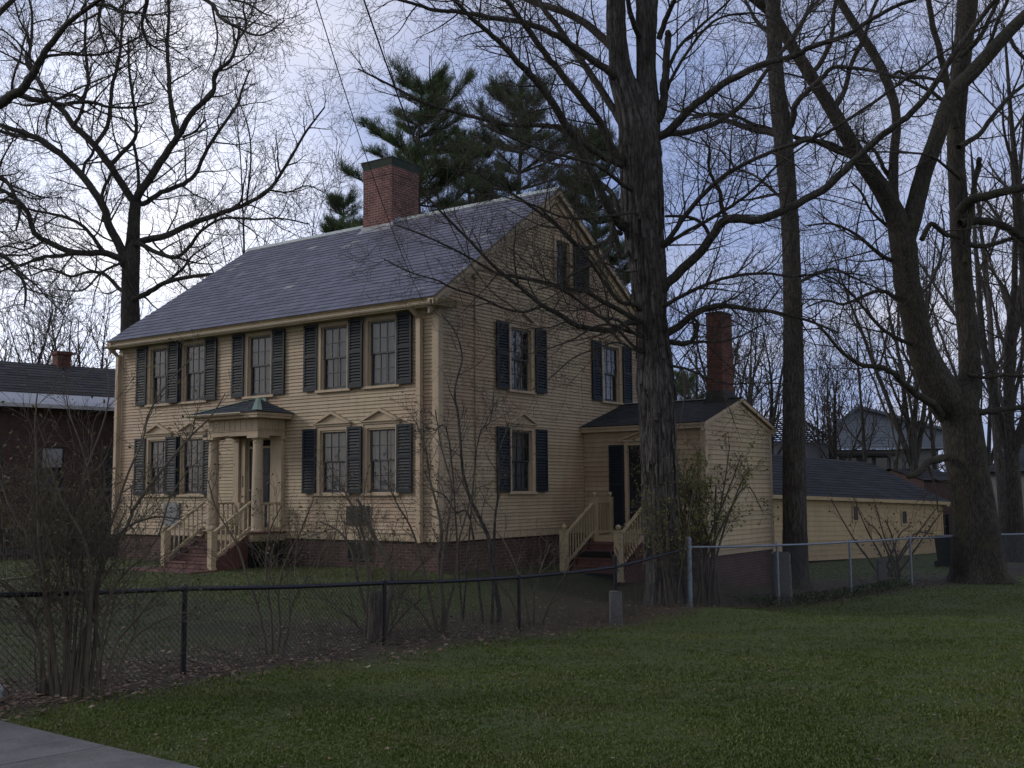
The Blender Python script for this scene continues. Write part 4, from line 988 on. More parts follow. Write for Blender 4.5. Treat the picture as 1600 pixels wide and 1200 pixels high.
# ------------------------------------------------------------------ shaggy trunk tree in front of the wing
def shag():
    D = 21.7; base = G(1040, D); o = tuple(base)
    t = tree_root('shaggy_tree', o, 'thick shaggy barked bare tree standing before the side steps with long drooping limbs')
    rows = [(1040,962,70),(1039,940,62),(1037,900,56),(1034,850,53),(1030,780,53),(1029,700,54),(1027,640,56),(1025,600,64),(1023,565,57),(1020,530,50),(1018,500,50),(1016,458,57),(1012,417,61),(1008,375,63),(1004,333,66),(1002,250,72),(998,205,70),(988,170,56),(970,120,44),(966,83,37),(962,40,37),(962,0,36),(960,-60,34),(957,-140,30)]
    rows = [(a,b_,c*.95) for a,b_,c in rows]
    trunkmesh('trunk', px_cl(rows, D), M['bark_shag'], t, o, 'shag', 128, 3, .035, .3, .45)
    rows = [(1004,330,40),(1012,250,44),(1014,167,40),(1010,120,36),(1010,83,35),(1011,0,40),(1012,-60,34),(1014,-140,28)]
    trunkmesh('trunk', px_cl(rows, D+.05), M['bark_shag'], t, o, 'shag', 72, 5, .05, 0)
    # loose strips of bark: thin plates fixed at the top, standing off at the lower end
    pm = MB(); Rp = random.Random(4); cl = np.array(px_cl([(1040,962,66),(1037,900,55),(1034,850,52),(1030,780,52),(1029,700,52),(1027,640,54),(1023,565,54),(1018,500,48),(1012,417,58),(1006,350,62),(1003,300,62),(1002,250,68)], D))
    ss_ = np.concatenate([[0],np.cumsum(np.linalg.norm(np.diff(cl[:,:3],axis=0),axis=1))])
    for i in range(170):
        u = Rp.uniform(.25,ss_[-1]-.4); a = Rp.uniform(0,6.28); ln = Rp.uniform(.35,1.15); wd_ = Rp.uniform(.018,.06); th_ = .012
        rows_ = []
        for k in range(5):
            f = k/4; v = u+ln*f; c = [np.interp(v, ss_, cl[:,q]) for q in range(4)]; off = .02+.035*(1-f)**2*Rp.uniform(.1,1.1)*(1 if k == 0 else .9)
            ww = wd_*(.55+.45*sin(pi*min(1,f+.25)))*Rp.uniform(.8,1.15); r = c[3]+off-.012*f; aa = a+.02*k*Rp.uniform(-1,1)
            d_ = np.array([cos(aa),sin(aa),0]); t_ = np.array([-sin(aa),cos(aa),0]); p = np.array(c[:3])+d_*r
            rows_.append((p-t_*ww-d_*.012, p+d_*.008, p+t_*ww-d_*.012, p-d_*th_*1.6))
        for k in range(4):
            a4, b4 = rows_[k], rows_[k+1]
            for q in range(4): pm.quad(*[x-np.array(o) for x in (a4[q],a4[(q+1)%4],b4[(q+1)%4],b4[q])])
        pm.poly([x-np.array(o) for x in rows_[0]])
    tk = [c_ for c_ in t.children][0]; pm.build('loose_bark', M['bark_shag'], tk)
    global TW
    TW0 = dict(TW); TW = dict(TW); TW['rad'] = [.08,.018,.008,.0045,.003]; TW['minr'] = .0027; TW['kids'] = [0,9,5,3,2]
    L = Branches(); T = Branches(); br = [L, T, T]
    limbs = [ # points, r0px, r1px, depth spread, children
     ([(975,258),(963,255),(925,235),(882,202),(840,196),(795,195),(707,174),(655,157),(600,128),(560,108)],7,1.6,-2.0,26),
     ([(980,356),(965,346),(940,304),(907,233),(882,192),(854,149),(827,114),(810,98),(784,70),(757,45),(731,23),(700,-10),(640,-60)],10,3,-3.0,34),
     ([(978,262),(965,246),(940,196),(919,167),(880,119),(854,87),(827,49),(810,26),(792,0),(770,-40)],9,4,-1.5,26),
     ([(972,192),(961,175),(932,129),(902,87),(877,50),(848,12),(830,-20),(800,-60)],8,4,1.2,22),
     ([(965,125),(952,112),(923,92),(882,63),(845,44),(810,33),(775,29),(722,19),(679,16),(644,5),(600,-8),(560,-30)],8,2,-2.5,26),
     ([(960,75),(946,62),(902,29),(861,12),(840,6),(800,-12),(740,-40)],9,4,1.5,18),
     ([(1010,333),(1000,331),(957,337),(904,342),(872,337),(845,325),(819,316),(780,306),(740,303)],4,1.2,-2.2,16),
     ([(1010,505),(991,497),(942,471),(915,456),(883,450),(851,441),(809,433),(777,427),(734,403),(700,385),(660,367),(620,352)],6.5,1.4,-1.6,30),
     ([(1010,500),(979,505),(957,516),(915,512),(894,505),(872,490),(849,478),(819,454),(792,433),(766,410),(734,376),(702,344),(681,322),(660,300)],8,2,-2.2,34),
     ([(849,478),(819,487),(787,482),(751,465),(702,448),(681,437),(640,425),(600,405)],3.5,1.2,-1.6,20),
     ([(985,392),(970,400),(957,350),(953,371),(921,388),(894,378),(872,354),(847,335),(826,320),(809,308),(770,285),(740,270),(690,262)],7,1.4,-1.8,26),
     ([(970,365),(962,365),(947,399),(921,416),(894,429),(872,444),(840,452)],6,1.5,-1.2,14),
     ([(1005,490),(991,475),(968,471),(943,439),(921,407),(895,375),(865,345),(840,322)],6,2,-2.4,22),
     ([(1012,530),(990,520),(965,500),(935,494),(905,470),(875,450),(835,440),(790,425)],4.5,1.2,-2.8,22),
     ([(1012,520),(985,520),(960,508),(930,510),(900,528),(870,540),(830,552),(790,548)],3.5,1,-2.4,18),
     ([(1012,545),(992,542),(970,520),(945,500),(920,480),(880,455),(840,425),(800,390)],4,1.2,-1.8,20),
     ([(1015,552),(994,548),(965,535),(930,545),(895,560),(860,590),(830,610)],3,1,-2,14),
     ([(1018,470),(1044,442),(1090,400),(1111,371),(1138,343),(1187,343),(1232,325),(1285,297),(1320,266),(1355,231),(1390,203),(1425,175),(1460,133),(1491,84),(1530,31),(1560,-5),(1610,-60)],9.5,4.5,-3.5,36),
     ([(1138,343),(1127,322),(1125,300),(1113,278),(1107,255),(1108,232),(1095,215)],5,1.5,-.4,12),
     ([(1111,371),(1098,350),(1080,340),(1060,338),(1040,338)],4,2.5,0,6),
     ([(1022,215),(1040,208),(1065,183),(1098,154),(1140,125),(1194,100),(1240,88),(1267,73),(1320,56),(1372,24),(1420,2),(1500,-20)],9,3,-2.0,34),
     ([(1022,212),(1040,210),(1090,202),(1132,185),(1173,148),(1198,110),(1232,66),(1260,20),(1290,-30)],7,2,1.8,26),
     ([(1022,395),(1044,375),(1073,333),(1111,292),(1152,262),(1215,233),(1290,208),(1350,170),(1420,120),(1470,85),(1540,40)],5.5,2,-2.6,34),
     ([(1022,398),(1040,383),(1073,362),(1132,329),(1173,300),(1215,258),(1260,225),(1310,180)],4.5,1.3,-1.2,22),
     ([(1022,490),(1044,475),(1090,450),(1140,433),(1194,427),(1240,432),(1300,425),(1350,430)],4.5,1.2,-1.8,22),
     ([(1020,530),(1050,517),(1085,491),(1107,481),(1135,478),(1177,484),(1210,488),(1260,500),(1310,520)],8,2,-1.2,26),
     ([(1030,540),(1048,535),(1065,537),(1080,533),(1088,520),(1090,505),(1083,498)],6,3,-.4,8),
     ([(1080,535),(1100,534),(1130,533),(1160,524),(1190,508)],3,1.2,-.6,8),
     ([(1028,190),(1036,167),(1038,130),(1041,104),(1044,62),(1044,50)],9,6,-.3,5),
     ([(1042,140),(1048,125),(1073,83),(1115,33),(1173,20),(1210,30)],4,1.3,-.8,12),
     ([(1042,110),(1060,75),(1090,45),(1130,10),(1160,-20)],4,1.5,-.5,12),
     ([(1030,60),(1042,25),(1060,-10),(1090,-60)],6,3,-1,10),
     ([(1000,60),(985,20),(978,-30)],6,4,-1,6),
     ([(1040,560),(1052,572),(1075,577),(1105,590),(1140,600),(1180,598),(1230,600)],3.2,1,-1.2,14),
     ([(1010,420),(975,425),(940,410),(905,420),(875,405),(850,400)],2.5,1,-2.4,12),
     ([(1000,380),(968,330),(955,300),(930,280),(900,262),(860,255),(815,235),(750,188)],5,1.2,2.2,20),
     ([(1000,300),(975,290),(940,262),(905,250),(870,240),(815,222),(770,202),(745,190)],5,1.2,-3.2,22),
    ]
    for pl, a, b, spread, n in limbs:
        lw_ = .68 if (pl[-1][0] < 960 and pl[-1][1] > 260) else .84
        pts, rad = limb_px(pl, D-.05, a*lw_, b*lw_, spread); L.add(pts, rad, 9)
        ln = sum(np.linalg.norm(np.array(pts[i+1])-np.array(pts[i])) for i in range(len(pts)-1))
        low = pl[-1][0] < 960 and pl[-1][1] > 260
        kids(br, pts, rad, ln, 1, TW, t0=.12, n=int(n*(.40 if low else .85)), lscale=.55 if low else .62)
    # epicormic sprouts round the knotty collar
    pts = [tuple(W(1020,y,D-.2)) for y in (585,560,540,520,500)]
    kids(br, pts, [.3]*5, 1, 2, TW, t0=0, n=40, lscale=.8, rmax=.008)
    pts = [tuple(W(1010,y,D-.25)) for y in (480,420,360,300,240)]
    kids(br, pts, [.3]*5, 1, 2, TW, t0=0, n=40, lscale=.7, rmax=.006)
    TW = TW0
    L.build('limbs', M['bark_grey'], t, o); T.build('twigs', M['twig'], t, o)
    leafcloud('buds', T.tips[::4], M['bud_dark'], t, o, 1, .016, .5, .01)
shag()

# ------------------------------------------------------------------ tall slender trunk behind the grey fence
def slender():
    D = 27.9; base = G(1243, D); o = tuple(base)
    t = tree_root('tall_tree', o, 'tall straight grey tree with one pole like trunk behind the galvanised fence')
    rows = [(1243,930,46),(1243,905,39),(1243,850,37),(1242,780,35),(1241,700,33),(1240,600,31),(1239,500,29),(1237,420,28),(1234,350,27),(1229,280,27),(1224,212,29),(1219,175,28),(1214,140,26),(1210,70,24),(1208,0,24),(1206,-80,22),(1202,-170,19)]
    trunkmesh('trunk', px_cl(rows, D), M['bark_grey'], t, o, 'ridge', 64, 9, .06, .25, .4)
    L = Branches(); T = Branches(); br = [L,T,T]
    for pl,a,b,s,n in [([(1226,210),(1238,190),(1243,164),(1264,140),(1285,122),(1302,105),(1337,107),(1372,112),(1407,122),(1450,122)],6,1.6,-2,24),
      ([(1228,215),(1205,208),(1170,200),(1140,190),(1112,178),(1085,180),(1050,170)],6,1.6,2.5,20),
      ([(1236,230),(1262,216),(1290,228),(1315,240),(1335,248)],5,2.5,1,12),
      ([(1240,445),(1262,435),(1300,420),(1330,432),(1370,450),(1400,462)],3,1,1.5,16),
      ([(1233,320),(1210,300),(1180,275),(1150,262),(1130,240)],3,1,1.5,14),
      ([(1212,90),(1240,60),(1262,20),(1300,-20)],4,2,-1,14),([(1210,60),(1180,30),(1160,-10)],4,2,1,12)]:
        pts, rad = limb_px(pl, D, a, b, s); L.add(pts, rad, 8); kids(br, pts, rad, 1, 1, TW, t0=.15, n=n, lscale=.7)
    L.build('limbs', M['bark_grey'], t, o); T.build('twigs', M['twig'], t, o)
slender()

# ------------------------------------------------------------------ big forked tree at the right
def bigright():
    D = 30.3; base = G(1535, D); o = tuple(base)
    t = tree_root('forked_tree', o, 'largest tree at right, massive dark trunk forking low into heavy upright stems')
    rows = [(1534,912,84),(1531,890,72),(1527,850,68),(1521,790,64),(1513,750,61),(1507,705,59),(1503,668,57),(1497,640,60),(1488,615,62)]
    trunkmesh('trunk', px_cl(rows, D), M['bark_big'], t, o, 'ridge', 90, 2, .06, .38, .55)
    rows = [(1497,650,50),(1478,625,56),(1463,598,53),(1449,570,46),(1438,540,42),(1425,480,40),(1416,440,40),(1414,410,40),(1411,380,42),(1405,350,36),(1390,318,30),(1372,287,28),(1346,252,26),(1330,226,24),(1302,175,22),(1267,119,20),(1236,70,18),(1208,21,17),(1175,-5,15),(1130,-40,12)]
    trunkmesh('stem', px_cl(rows, D, -1.5), M['bark_big'], t, o, 'ridge', 60, 6, .07, 0)
    rows = [(1500,650,48),(1512,615,40),(1516,590,33),(1515,540,31),(1508,480,30),(1502,410,30),(1500,357,29),(1497,305,27),(1494,250,26),(1494,200,27),(1495,175,27),(1501,105,28),(1509,35,29),(1512,0,32),(1516,-60,28),(1522,-140,22)]
    trunkmesh('stem', px_cl(rows, D, .8), M['bark_big'], t, o, 'ridge', 56, 7, .07, 0)
    rows = [(1414,378,30),(1425,345,30),(1434,305,28),(1446,261,27),(1460,226,26),(1469,200,27),(1480,165,25),(1495,136,24),(1521,112,23),(1547,82,22),(1574,52,20),(1602,24,18),(1640,-10,15)]
    trunkmesh('stem', px_cl(rows, D-.7, -.8), M['bark_big'], t, o, 'ridge', 48, 8, .08, 0)
    rows = [(1398,330,18),(1396,300,16),(1396,284,15),(1397,235,15),(1402,200,14),(1399,166,14),(1388,131,15),(1378,108,15),(1364,82,15),(1341,47,14),(1320,14,13),(1300,-20,12)]
    trunkmesh('stem', px_cl(rows, D-.8, 1.0), M['bark_big'], t, o, 'ridge', 36, 4, .09, 0)
    L = Branches(); T = Branches(); br = [L,T,T]
    for pl,a,b,s,n in [
      ([(1470,650),(1459,632),(1440,621),(1417,604),(1398,584),(1375,573),(1345,570),(1315,550),(1290,520),(1270,500)],8,2,-2,22),
      ([(1478,715),(1462,718),(1448,724),(1435,738),(1420,744)],7,6,-1,1),
      ([(1448,724),(1455,742),(1462,765),(1466,800)],3,1,-.5,6),
      ([(1500,330),(1514,314),(1547,305),(1600,293),(1650,280)],9,7,-1,12),
      ([(1500,350),(1530,345),(1556,349),(1582,361),(1620,390)],8,6,.5,12),
      ([(1508,382),(1540,384),(1570,376),(1600,366)],5,3,.5,10),
      ([(1520,645),(1550,643),(1575,640),(1610,632)],6,5,-.5,12),
      ([(1512,585),(1540,590),(1575,586),(1620,592)],3.5,2.5,-.5,10),
      ([(1508,410),(1517,330),(1522,290),(1528,262),(1530,248)],5,5,-.6,1),
      ([(1405,360),(1385,352),(1362,330),(1345,300),(1330,285)],3.5,1.5,-1,12),
      ([(1400,410),(1382,402),(1360,385),(1335,365),(1300,350),(1262,352)],4.5,1.5,-1.5,18),
      ([(1405,470),(1380,455),(1350,462),(1320,475),(1290,470),(1260,480)],4,1.4,-2,18),
      ([(1435,540),(1400,528),(1370,505),(1340,470),(1310,440),(1275,425)],4,1.3,-2,20),
      ([(1430,470),(1455,440),(1470,400),(1475,360),(1470,320)],3,1.3,1.5,12),
      ([(1440,375),(1455,350),(1475,365),(1500,372)],5,4,0,4),
      ([(1395,284),(1380,262),(1370,240),(1352,222),(1335,218)],4.5,2,-.7,10),
      ([(1346,250),(1318,235),(1285,222),(1255,218),(1215,205),(1180,195),(1150,182),(1115,178),(1080,185)],5.5,2,-1.5,22),
      ([(1395,120),(1405,112),(1420,118),(1450,122),(1480,128)],3,3,.4,6),
      ([(1480,165),(1462,148),(1440,135),(1410,122),(1385,115)],4,2,.4,10),
      ([(1494,200),(1475,110),(1465,70),(1455,30),(1450,-20)],6.5,5,-.4,12),
      ([(1500,90),(1530,60),(1550,20),(1570,-20)],5,3,-1,12),
      ([(1302,175),(1320,140),(1330,100),(1350,60),(1362,20),(1380,-20)],5,3,-.6,16),
      ([(1267,119),(1290,85),(1300,50),(1304,10),(1320,-30)],5,3,-.4,12),
      ([(1330,228),(1300,180),(1290,140),(1250,120),(1200,110)],3,1.5,-1.5,14),
      ([(1574,52),(1590,80),(1610,100)],4,3,-.5,6),
      ([(1521,112),(1545,70),(1560,30),(1580,-10)],4,3,-.5,10),
      ([(1498,230),(1530,210),(1560,170),(1590,140),(1620,120)],5,3,1,14),
      ([(1500,280),(1480,262),(1462,248),(1440,240),(1400,238),(1350,236),(1310,230)],3,1.2,-2.4,16),
      ]:
        pts, rad = limb_px(pl, D-.3, a*.9, b*.85, s); L.add(pts, rad, 9); kids(br, pts, rad, 1, 1, TW, t0=.12, n=int(n*.75), lscale=.8)
    L.build('limbs', M['bark_big'], t, o); T.build('twigs', M['twig'], t, o)
bigright()

# ------------------------------------------------------------------ big spreading tree behind the left end of the house
def leftback():
    D = 40; base = np.array([*W(203,560,D)[:2], 0]); base[2] = H(base[0],base[1]); o = tuple(base)
    t = tree_root('spreading_tree', o, 'broad bare tree spreading its crooked limbs above the left end of the house roof')
    rows = [(202,905,60),(202,800,44),(202,650,34),(203,560,31),(204,500,29),(203,460,27),(204,430,27),(206,402,25),(208,370,20),(210,332,17),(213,308,17)]
    trunkmesh('trunk', px_cl(rows, D), M['bark_grey'], t, o, 'ridge', 40, 3, .12, .3, .6)
    L = Branches(); T = Branches(); br = [L,T,T]
    P = dict(TW); P['len'] = [4,2.8,1.35,.7,.38]; P['rad'] = [.1,.035,.014,.008,.0055]; P['minr'] = .0045; P['wig'] = [.2,.25,.28,.3,.32]; P['kids'] = [0,9,5,4,3]
    for pl,a,b,s,n in [
      ([(213,311),(206,311),(175,262),(147,227),(115,196),(101,175),(73,150),(60,125),(42,98),(48,70),(50,20),(40,-20)],8,2,2,30),
      ([(213,315),(217,304),(245,262),(266,231),(280,210),(304,171),(332,147),(336,115),(360,94),(371,63),(375,35)],8.5,2,-2,30),
      ([(276,210),(268,168),(264,122),(261,70),(264,21),(262,-20)],5,2.5,1,20),
      ([(200,425),(192,395),(171,353),(161,322),(129,276),(91,238),(45,210),(0,196),(-50,180)],9,4,-1,30),
      ([(91,238),(60,215),(30,212),(0,205),(-40,190)],5,3,1,12),
      ([(200,430),(189,406),(161,395),(119,395),(70,376),(52,360),(42,329),(18,306),(0,296),(-40,290)],7,3,-3,26),
      ([(161,392),(145,370),(125,350),(97,338),(70,332),(42,326)],4,2,-1,14),
      ([(42,329),(20,315),(0,312),(-30,318)],4,2,-1,8),
      ([(119,396),(90,400),(65,402),(40,412),(10,420),(-20,440)],4,1.5,-2,16),
      ([(208,385),(217,378),(262,367),(297,350),(350,332),(385,318),(420,297),(455,245),(480,203),(507,168)],7.5,1.6,-1,34),
      ([(212,318),(224,318),(252,301),(280,290),(304,273),(325,231),(346,199),(371,164),(378,140),(390,110)],5.5,1.8,2,26),
      ([(208,384),(217,381),(245,395),(273,402),(294,388),(315,360),(350,341),(400,343),(437,341),(483,350)],5,1.3,-3,26),
      ([(204,470),(215,465),(235,455),(262,440),(300,432),(335,428)],6.5,3,-2,14),
      ([(262,440),(285,420),(300,400),(330,380)],3,1.3,-1,10),
      ([(204,462),(185,450),(165,430),(140,425),(110,432),(80,420),(50,430)],4.5,1.6,2,18),
      ([(206,400),(190,410),(160,425),(135,450),(120,455),(90,452)],3,1.2,-2,12),
      ([(147,227),(168,196),(175,140),(185,95),(189,70),(192,10),(200,-20)],4.5,2,1,22),
      ([(175,256),(190,240),(208,221),(213,200),(207,150),(202,110),(200,60)],4.5,2,-1,20),
      ([(209,225),(215,260),(218,300)],3,3,0,6),
      ([(128,160),(138,130),(137,115),(133,63),(135,20),(130,-20)],4,2,0,18),
      ([(115,196),(125,180),(130,160),(120,150),(105,150),(80,158),(45,165),(20,160)],3.5,1.5,-1,14),
      ([(162,322),(160,300),(170,280),(178,262)],3.5,3,0,6),
      ([(129,275),(133,255),(145,240),(147,228)],3,3,0,5),
      ([(285,215),(305,205),(320,188)],2.5,2,0,5),
      ([(371,63),(385,40),(380,10),(390,-20)],2.5,1.5,0,10),
      ([(60,125),(48,100),(45,60),(30,30),(20,-10)],3,1.5,0,14),
      ([(73,150),(50,110),(30,95),(0,80)],2.5,1.5,0,12),
      ([(385,318),(392,250),(388,200),(370,150)],2,1,0,14),
      ([(420,297),(450,300),(480,290),(505,300)],2,1,0,12),
      ([(70,376),(40,390),(10,385),(-20,395)],2.5,1.2,0,12),
      ]:
        pts, rad = limb_px(pl, D, a*.85, b*.8, s); L.add(pts, rad, 8); kids(br, pts, rad, 1, 1, P, t0=.1, n=int(n*.6), lscale=.78)
    L.build('limbs', M['bark_grey'], t, o); T.build('twigs', M['twig'], t, o)
leftback()

# ------------------------------------------------------------------ near tree whose limbs reach in from beyond the left edge
def leftnear():
    D = 15.5; bx = G(-260, D); o = tuple(bx)
    t = tree_root('overhanging_tree', o, 'dark limbs of a tree standing beyond the left edge, arching across the upper left sky')
    rows = [(-262,960,120),(-258,880,92),(-250,700,84),(-240,500,80),(-225,330,74),(-205,200,60),(-195,60,50),(-190,-100,40)]
    trunkmesh('trunk', px_cl(rows, D), M['bark_grey'], t, o, 'ridge', 48, 3, .08, .3, .5)
    L = Branches(); T = Branches(); br = [L,T,T]
    P = dict(TW); P['len'] = [3,1.3,.6,.32,.16]; P['rad'] = [.06,.018,.009,.005,.0035]; P['minr'] = .0028; P['wig'] = [.2,.28,.32,.34,.34]
    for pl,a,b,s,n in [
      ([(-225,300),(-160,230),(-80,190),(-30,172),(0,163),(17,150),(35,140),(53,114),(66,88),(88,58),(108,35),(140,10),(160,-3),(200,-30)],11,2.0,-1.5,12),
      ([(30,148),(52,155),(79,157),(92,163),(122,160),(145,160),(170,167),(205,168),(240,160)],5,1.3,-.3,14),
      ([(60,96),(75,88),(105,85),(140,86),(165,83),(187,73),(215,60),(235,42)],3,1,.3,12),
      ([(150,8),(170,8),(190,18),(215,20),(225,24),(245,50),(262,62)],3,1,-.2,10),
      ([(161,0),(155,25),(157,50),(163,65)],3,2,-.1,7),
      ([(231,-20),(228,10),(222,35),(226,58),(240,73),(262,82)],4,1,.2,9),
      ([(-80,100),(-20,40),(30,-10)],5,4,0,5),
      ([(-210,200),(-120,60),(-20,-30),(120,-60),(230,-40),(290,-14),(330,5),(345,28),(375,45),(400,55),(420,50),(445,32)],6,.9,-1.2,16),
      ([(250,-30),(300,-8),(340,-5),(385,5),(410,20),(425,25)],3,1,.2,12),
      ([(-200,380),(-120,330),(-60,300),(-10,275),(15,290),(30,330),(25,360)],6,1.5,-.5,12),
      ([(-215,420),(-120,420),(-40,405),(0,398),(25,420),(40,450),(38,480)],6,1.5,-.4,14),
      ]:
        pts, rad = limb_px(pl, D, a, b, s); L.add(pts, rad, 8); kids(br, pts, rad, 1, 1, P, t0=.2, n=n, lscale=.9)
    L.build('limbs', M['bark_grey'], t, o); T.build('twigs', M['twig'], t, o)
leftnear()

# ------------------------------------------------------------------ background bare trees (each its own tree)
def bgtree(px, depth, top_py, label, style='vase', w0=None, seed=0, twmat='twig_far', dens=1.0, lean=0.0, name='bare_tree', group='bare trees behind the buildings'):
    global RT
    RT = random.Random(seed*97+5)
    b = G(px, depth); o = tuple(b); hgt = W(px, top_py, depth)[2]-b[2]
    t = tree_root(name, o, label, group)
    r0 = (w0 or hgt*.03)/2; L = Branches(); T = Branches(); br = [L, T, T]
    fk = hgt*(.22 if style == 'vase' else .9)
    P = dict(seg=[9,7,5,4,3], kids=[0,6.5*dens,4.5*dens,3,0], t0=[.2,.2,.15,.15,.2], ang=[(.35,.75),(.4,.8),(.5,.9),(.5,1.0),(.5,1)], len=[1,hgt*.30,hgt*.15,hgt*.075,.4],
             rad=[.1,r0*.34,r0*.13,.013,.01], up=[.05,.10,.10,.06,.05], wig=[.08,.14,.2,.26,.3], minr=max(.006,.00022*depth), taper=.3)
    P['kids'] = P['kids'][:4]
    if style == 'vase':
        p, r_ = smoothline([b-(0,0,.3), b+(0,0,fk*.5), b+(lean*.3,0,fk)], [r0*1.25,r0,r0*.9], 4); L.add(p, r_, 12)
        k = RT.choice([3,4,4,5]); ph = rnd(0,6)
        for i in range(k):
            a = ph+i*6.28/k; sp_ = rnd(.12,.34); d = nrmv((cos(a)*sp_+lean*.1, sin(a)*sp_, 1))
            n = 9; c = tuple(b+(lean*.3,0,fk*.93)); pts = [c]; rad = [r0*.62]; ln = (hgt-fk)*rnd(.8,1.02)
            for j in range(n):
                d = nrmv((d[0]+rnd(-.1,.1),d[1]+rnd(-.1,.1),d[2]+rnd(-.05,.1))); c = tuple(c[q_]+d[q_]*ln/n for q_ in range(3)); pts.append(c); rad.append(r0*.62*(1-.88*(j+1)/n))
            L.add(pts, rad, 8); kids(br, pts, rad, 1, 1, P, t0=.1)
    else:
        n = 12; c = tuple(b-(0,0,.3)); d = (lean*.05,0,1); pts = [c]; rad = [r0*1.2]
        for j in range(n):
            d = nrmv((d[0]+rnd(-.05,.05)+lean*.01,d[1]+rnd(-.05,.05),1)); c = tuple(c[q_]+d[q_]*hgt/n for q_ in range(3)); pts.append(c); rad.append(r0*(1-.9*(j+1)/n))
        L.add(pts, rad, 10); P['len'] = [1,hgt*.24,hgt*.12,hgt*.06,.4]; kids(br, pts, rad, 1, 1, P, t0=.3, n=12*dens)
    L.build('trunk', M['bark_far'], t, o); T.build('twigs', M[twmat], t, o)
bg = [ # px, depth, top py, style, trunk width, label
 (1072,44,455,'pole',.28,'thin bare tree rising between the shaggy trunk and the wing chimney'),
 (1098,50,470,'vase',.34,'bare tree right behind the wing chimney on its left side'),
 (1163,47,470,'vase',.45,'bare tree close to the right side of the wing chimney'),
 (1196,52,480,'vase',.45,'bare tree with spreading stems between the wing chimney and the pole like trunk'),
 (1224,60,520,'pole',.30,'slim bare tree half hidden by the pole like trunk'),
 (1275,70,560,'vase',.36,'low twiggy bare tree above the slatted roof'),
 (1303,62,540,'vase',.35,'bare tree growing at the left gable edge of the grey metal roofed building'),
 (1350,60,470,'pole',.32,'bare tree in front of the middle of the grey metal roofed building'),
 (1387,58,520,'pole',.30,'thin bare sapling just left of the bare tree that stands before the metal roof ridge'),
 (1425,58,300,'vase',.55,'tall bare tree just left of the massive forked trunk, before the metal roof ridge'),
 (1455,62,420,'pole',.35,'bare tree partly covered by the massive forked trunk'),
 (1560,46,210,'pole',.50,'bare tree right of the massive forked trunk, in front of the grey clapboard house'),
 (1578,40,120,'vase',.60,'tall bare tree near the right edge with many crossing stems'),
 (1612,36,60,'pole',.60,'tree whose limbs cross in from just beyond the right edge'),
 (1540,64,330,'vase',.45,'far bare tree with thin stems seen just right of the forked trunk'),
 (1590,72,380,'vase',.45,'far bare tree above the roof of the grey clapboard house'),
 (150,58,450,'vase',.45,'bare tree above the brick building just left of the house eave'),
 (125,66,470,'pole',.4,'slim bare tree behind the brick building chimney'),
 (60,60,460,'vase',.4,'bare tree over the middle of the brick building roof'),
 (10,56,440,'vase',.4,'bare tree over the far left of the brick building roof'),
 (383,55,125,'pole',.26,'slender upright bare tree behind the left end of the roof ridge'),
 (455,60,290,'vase',.35,'small bare tree behind the roof ridge left of the pines'),
 (1140,66,440,'vase',.4,'far bare tree directly behind the wing chimney'),
 (1330,80,560,'vase',.4,'far bare tree behind the left slope of the metal roof'),
 (1490,75,520,'vase',.4,'far bare tree behind the massive forked trunk'),
]
for i,(px,dp,tp,stl,wd_,lab) in enumerate(bg): bgtree(px, dp, tp, lab, stl, wd_, i+1)
RT = random.Random(77)

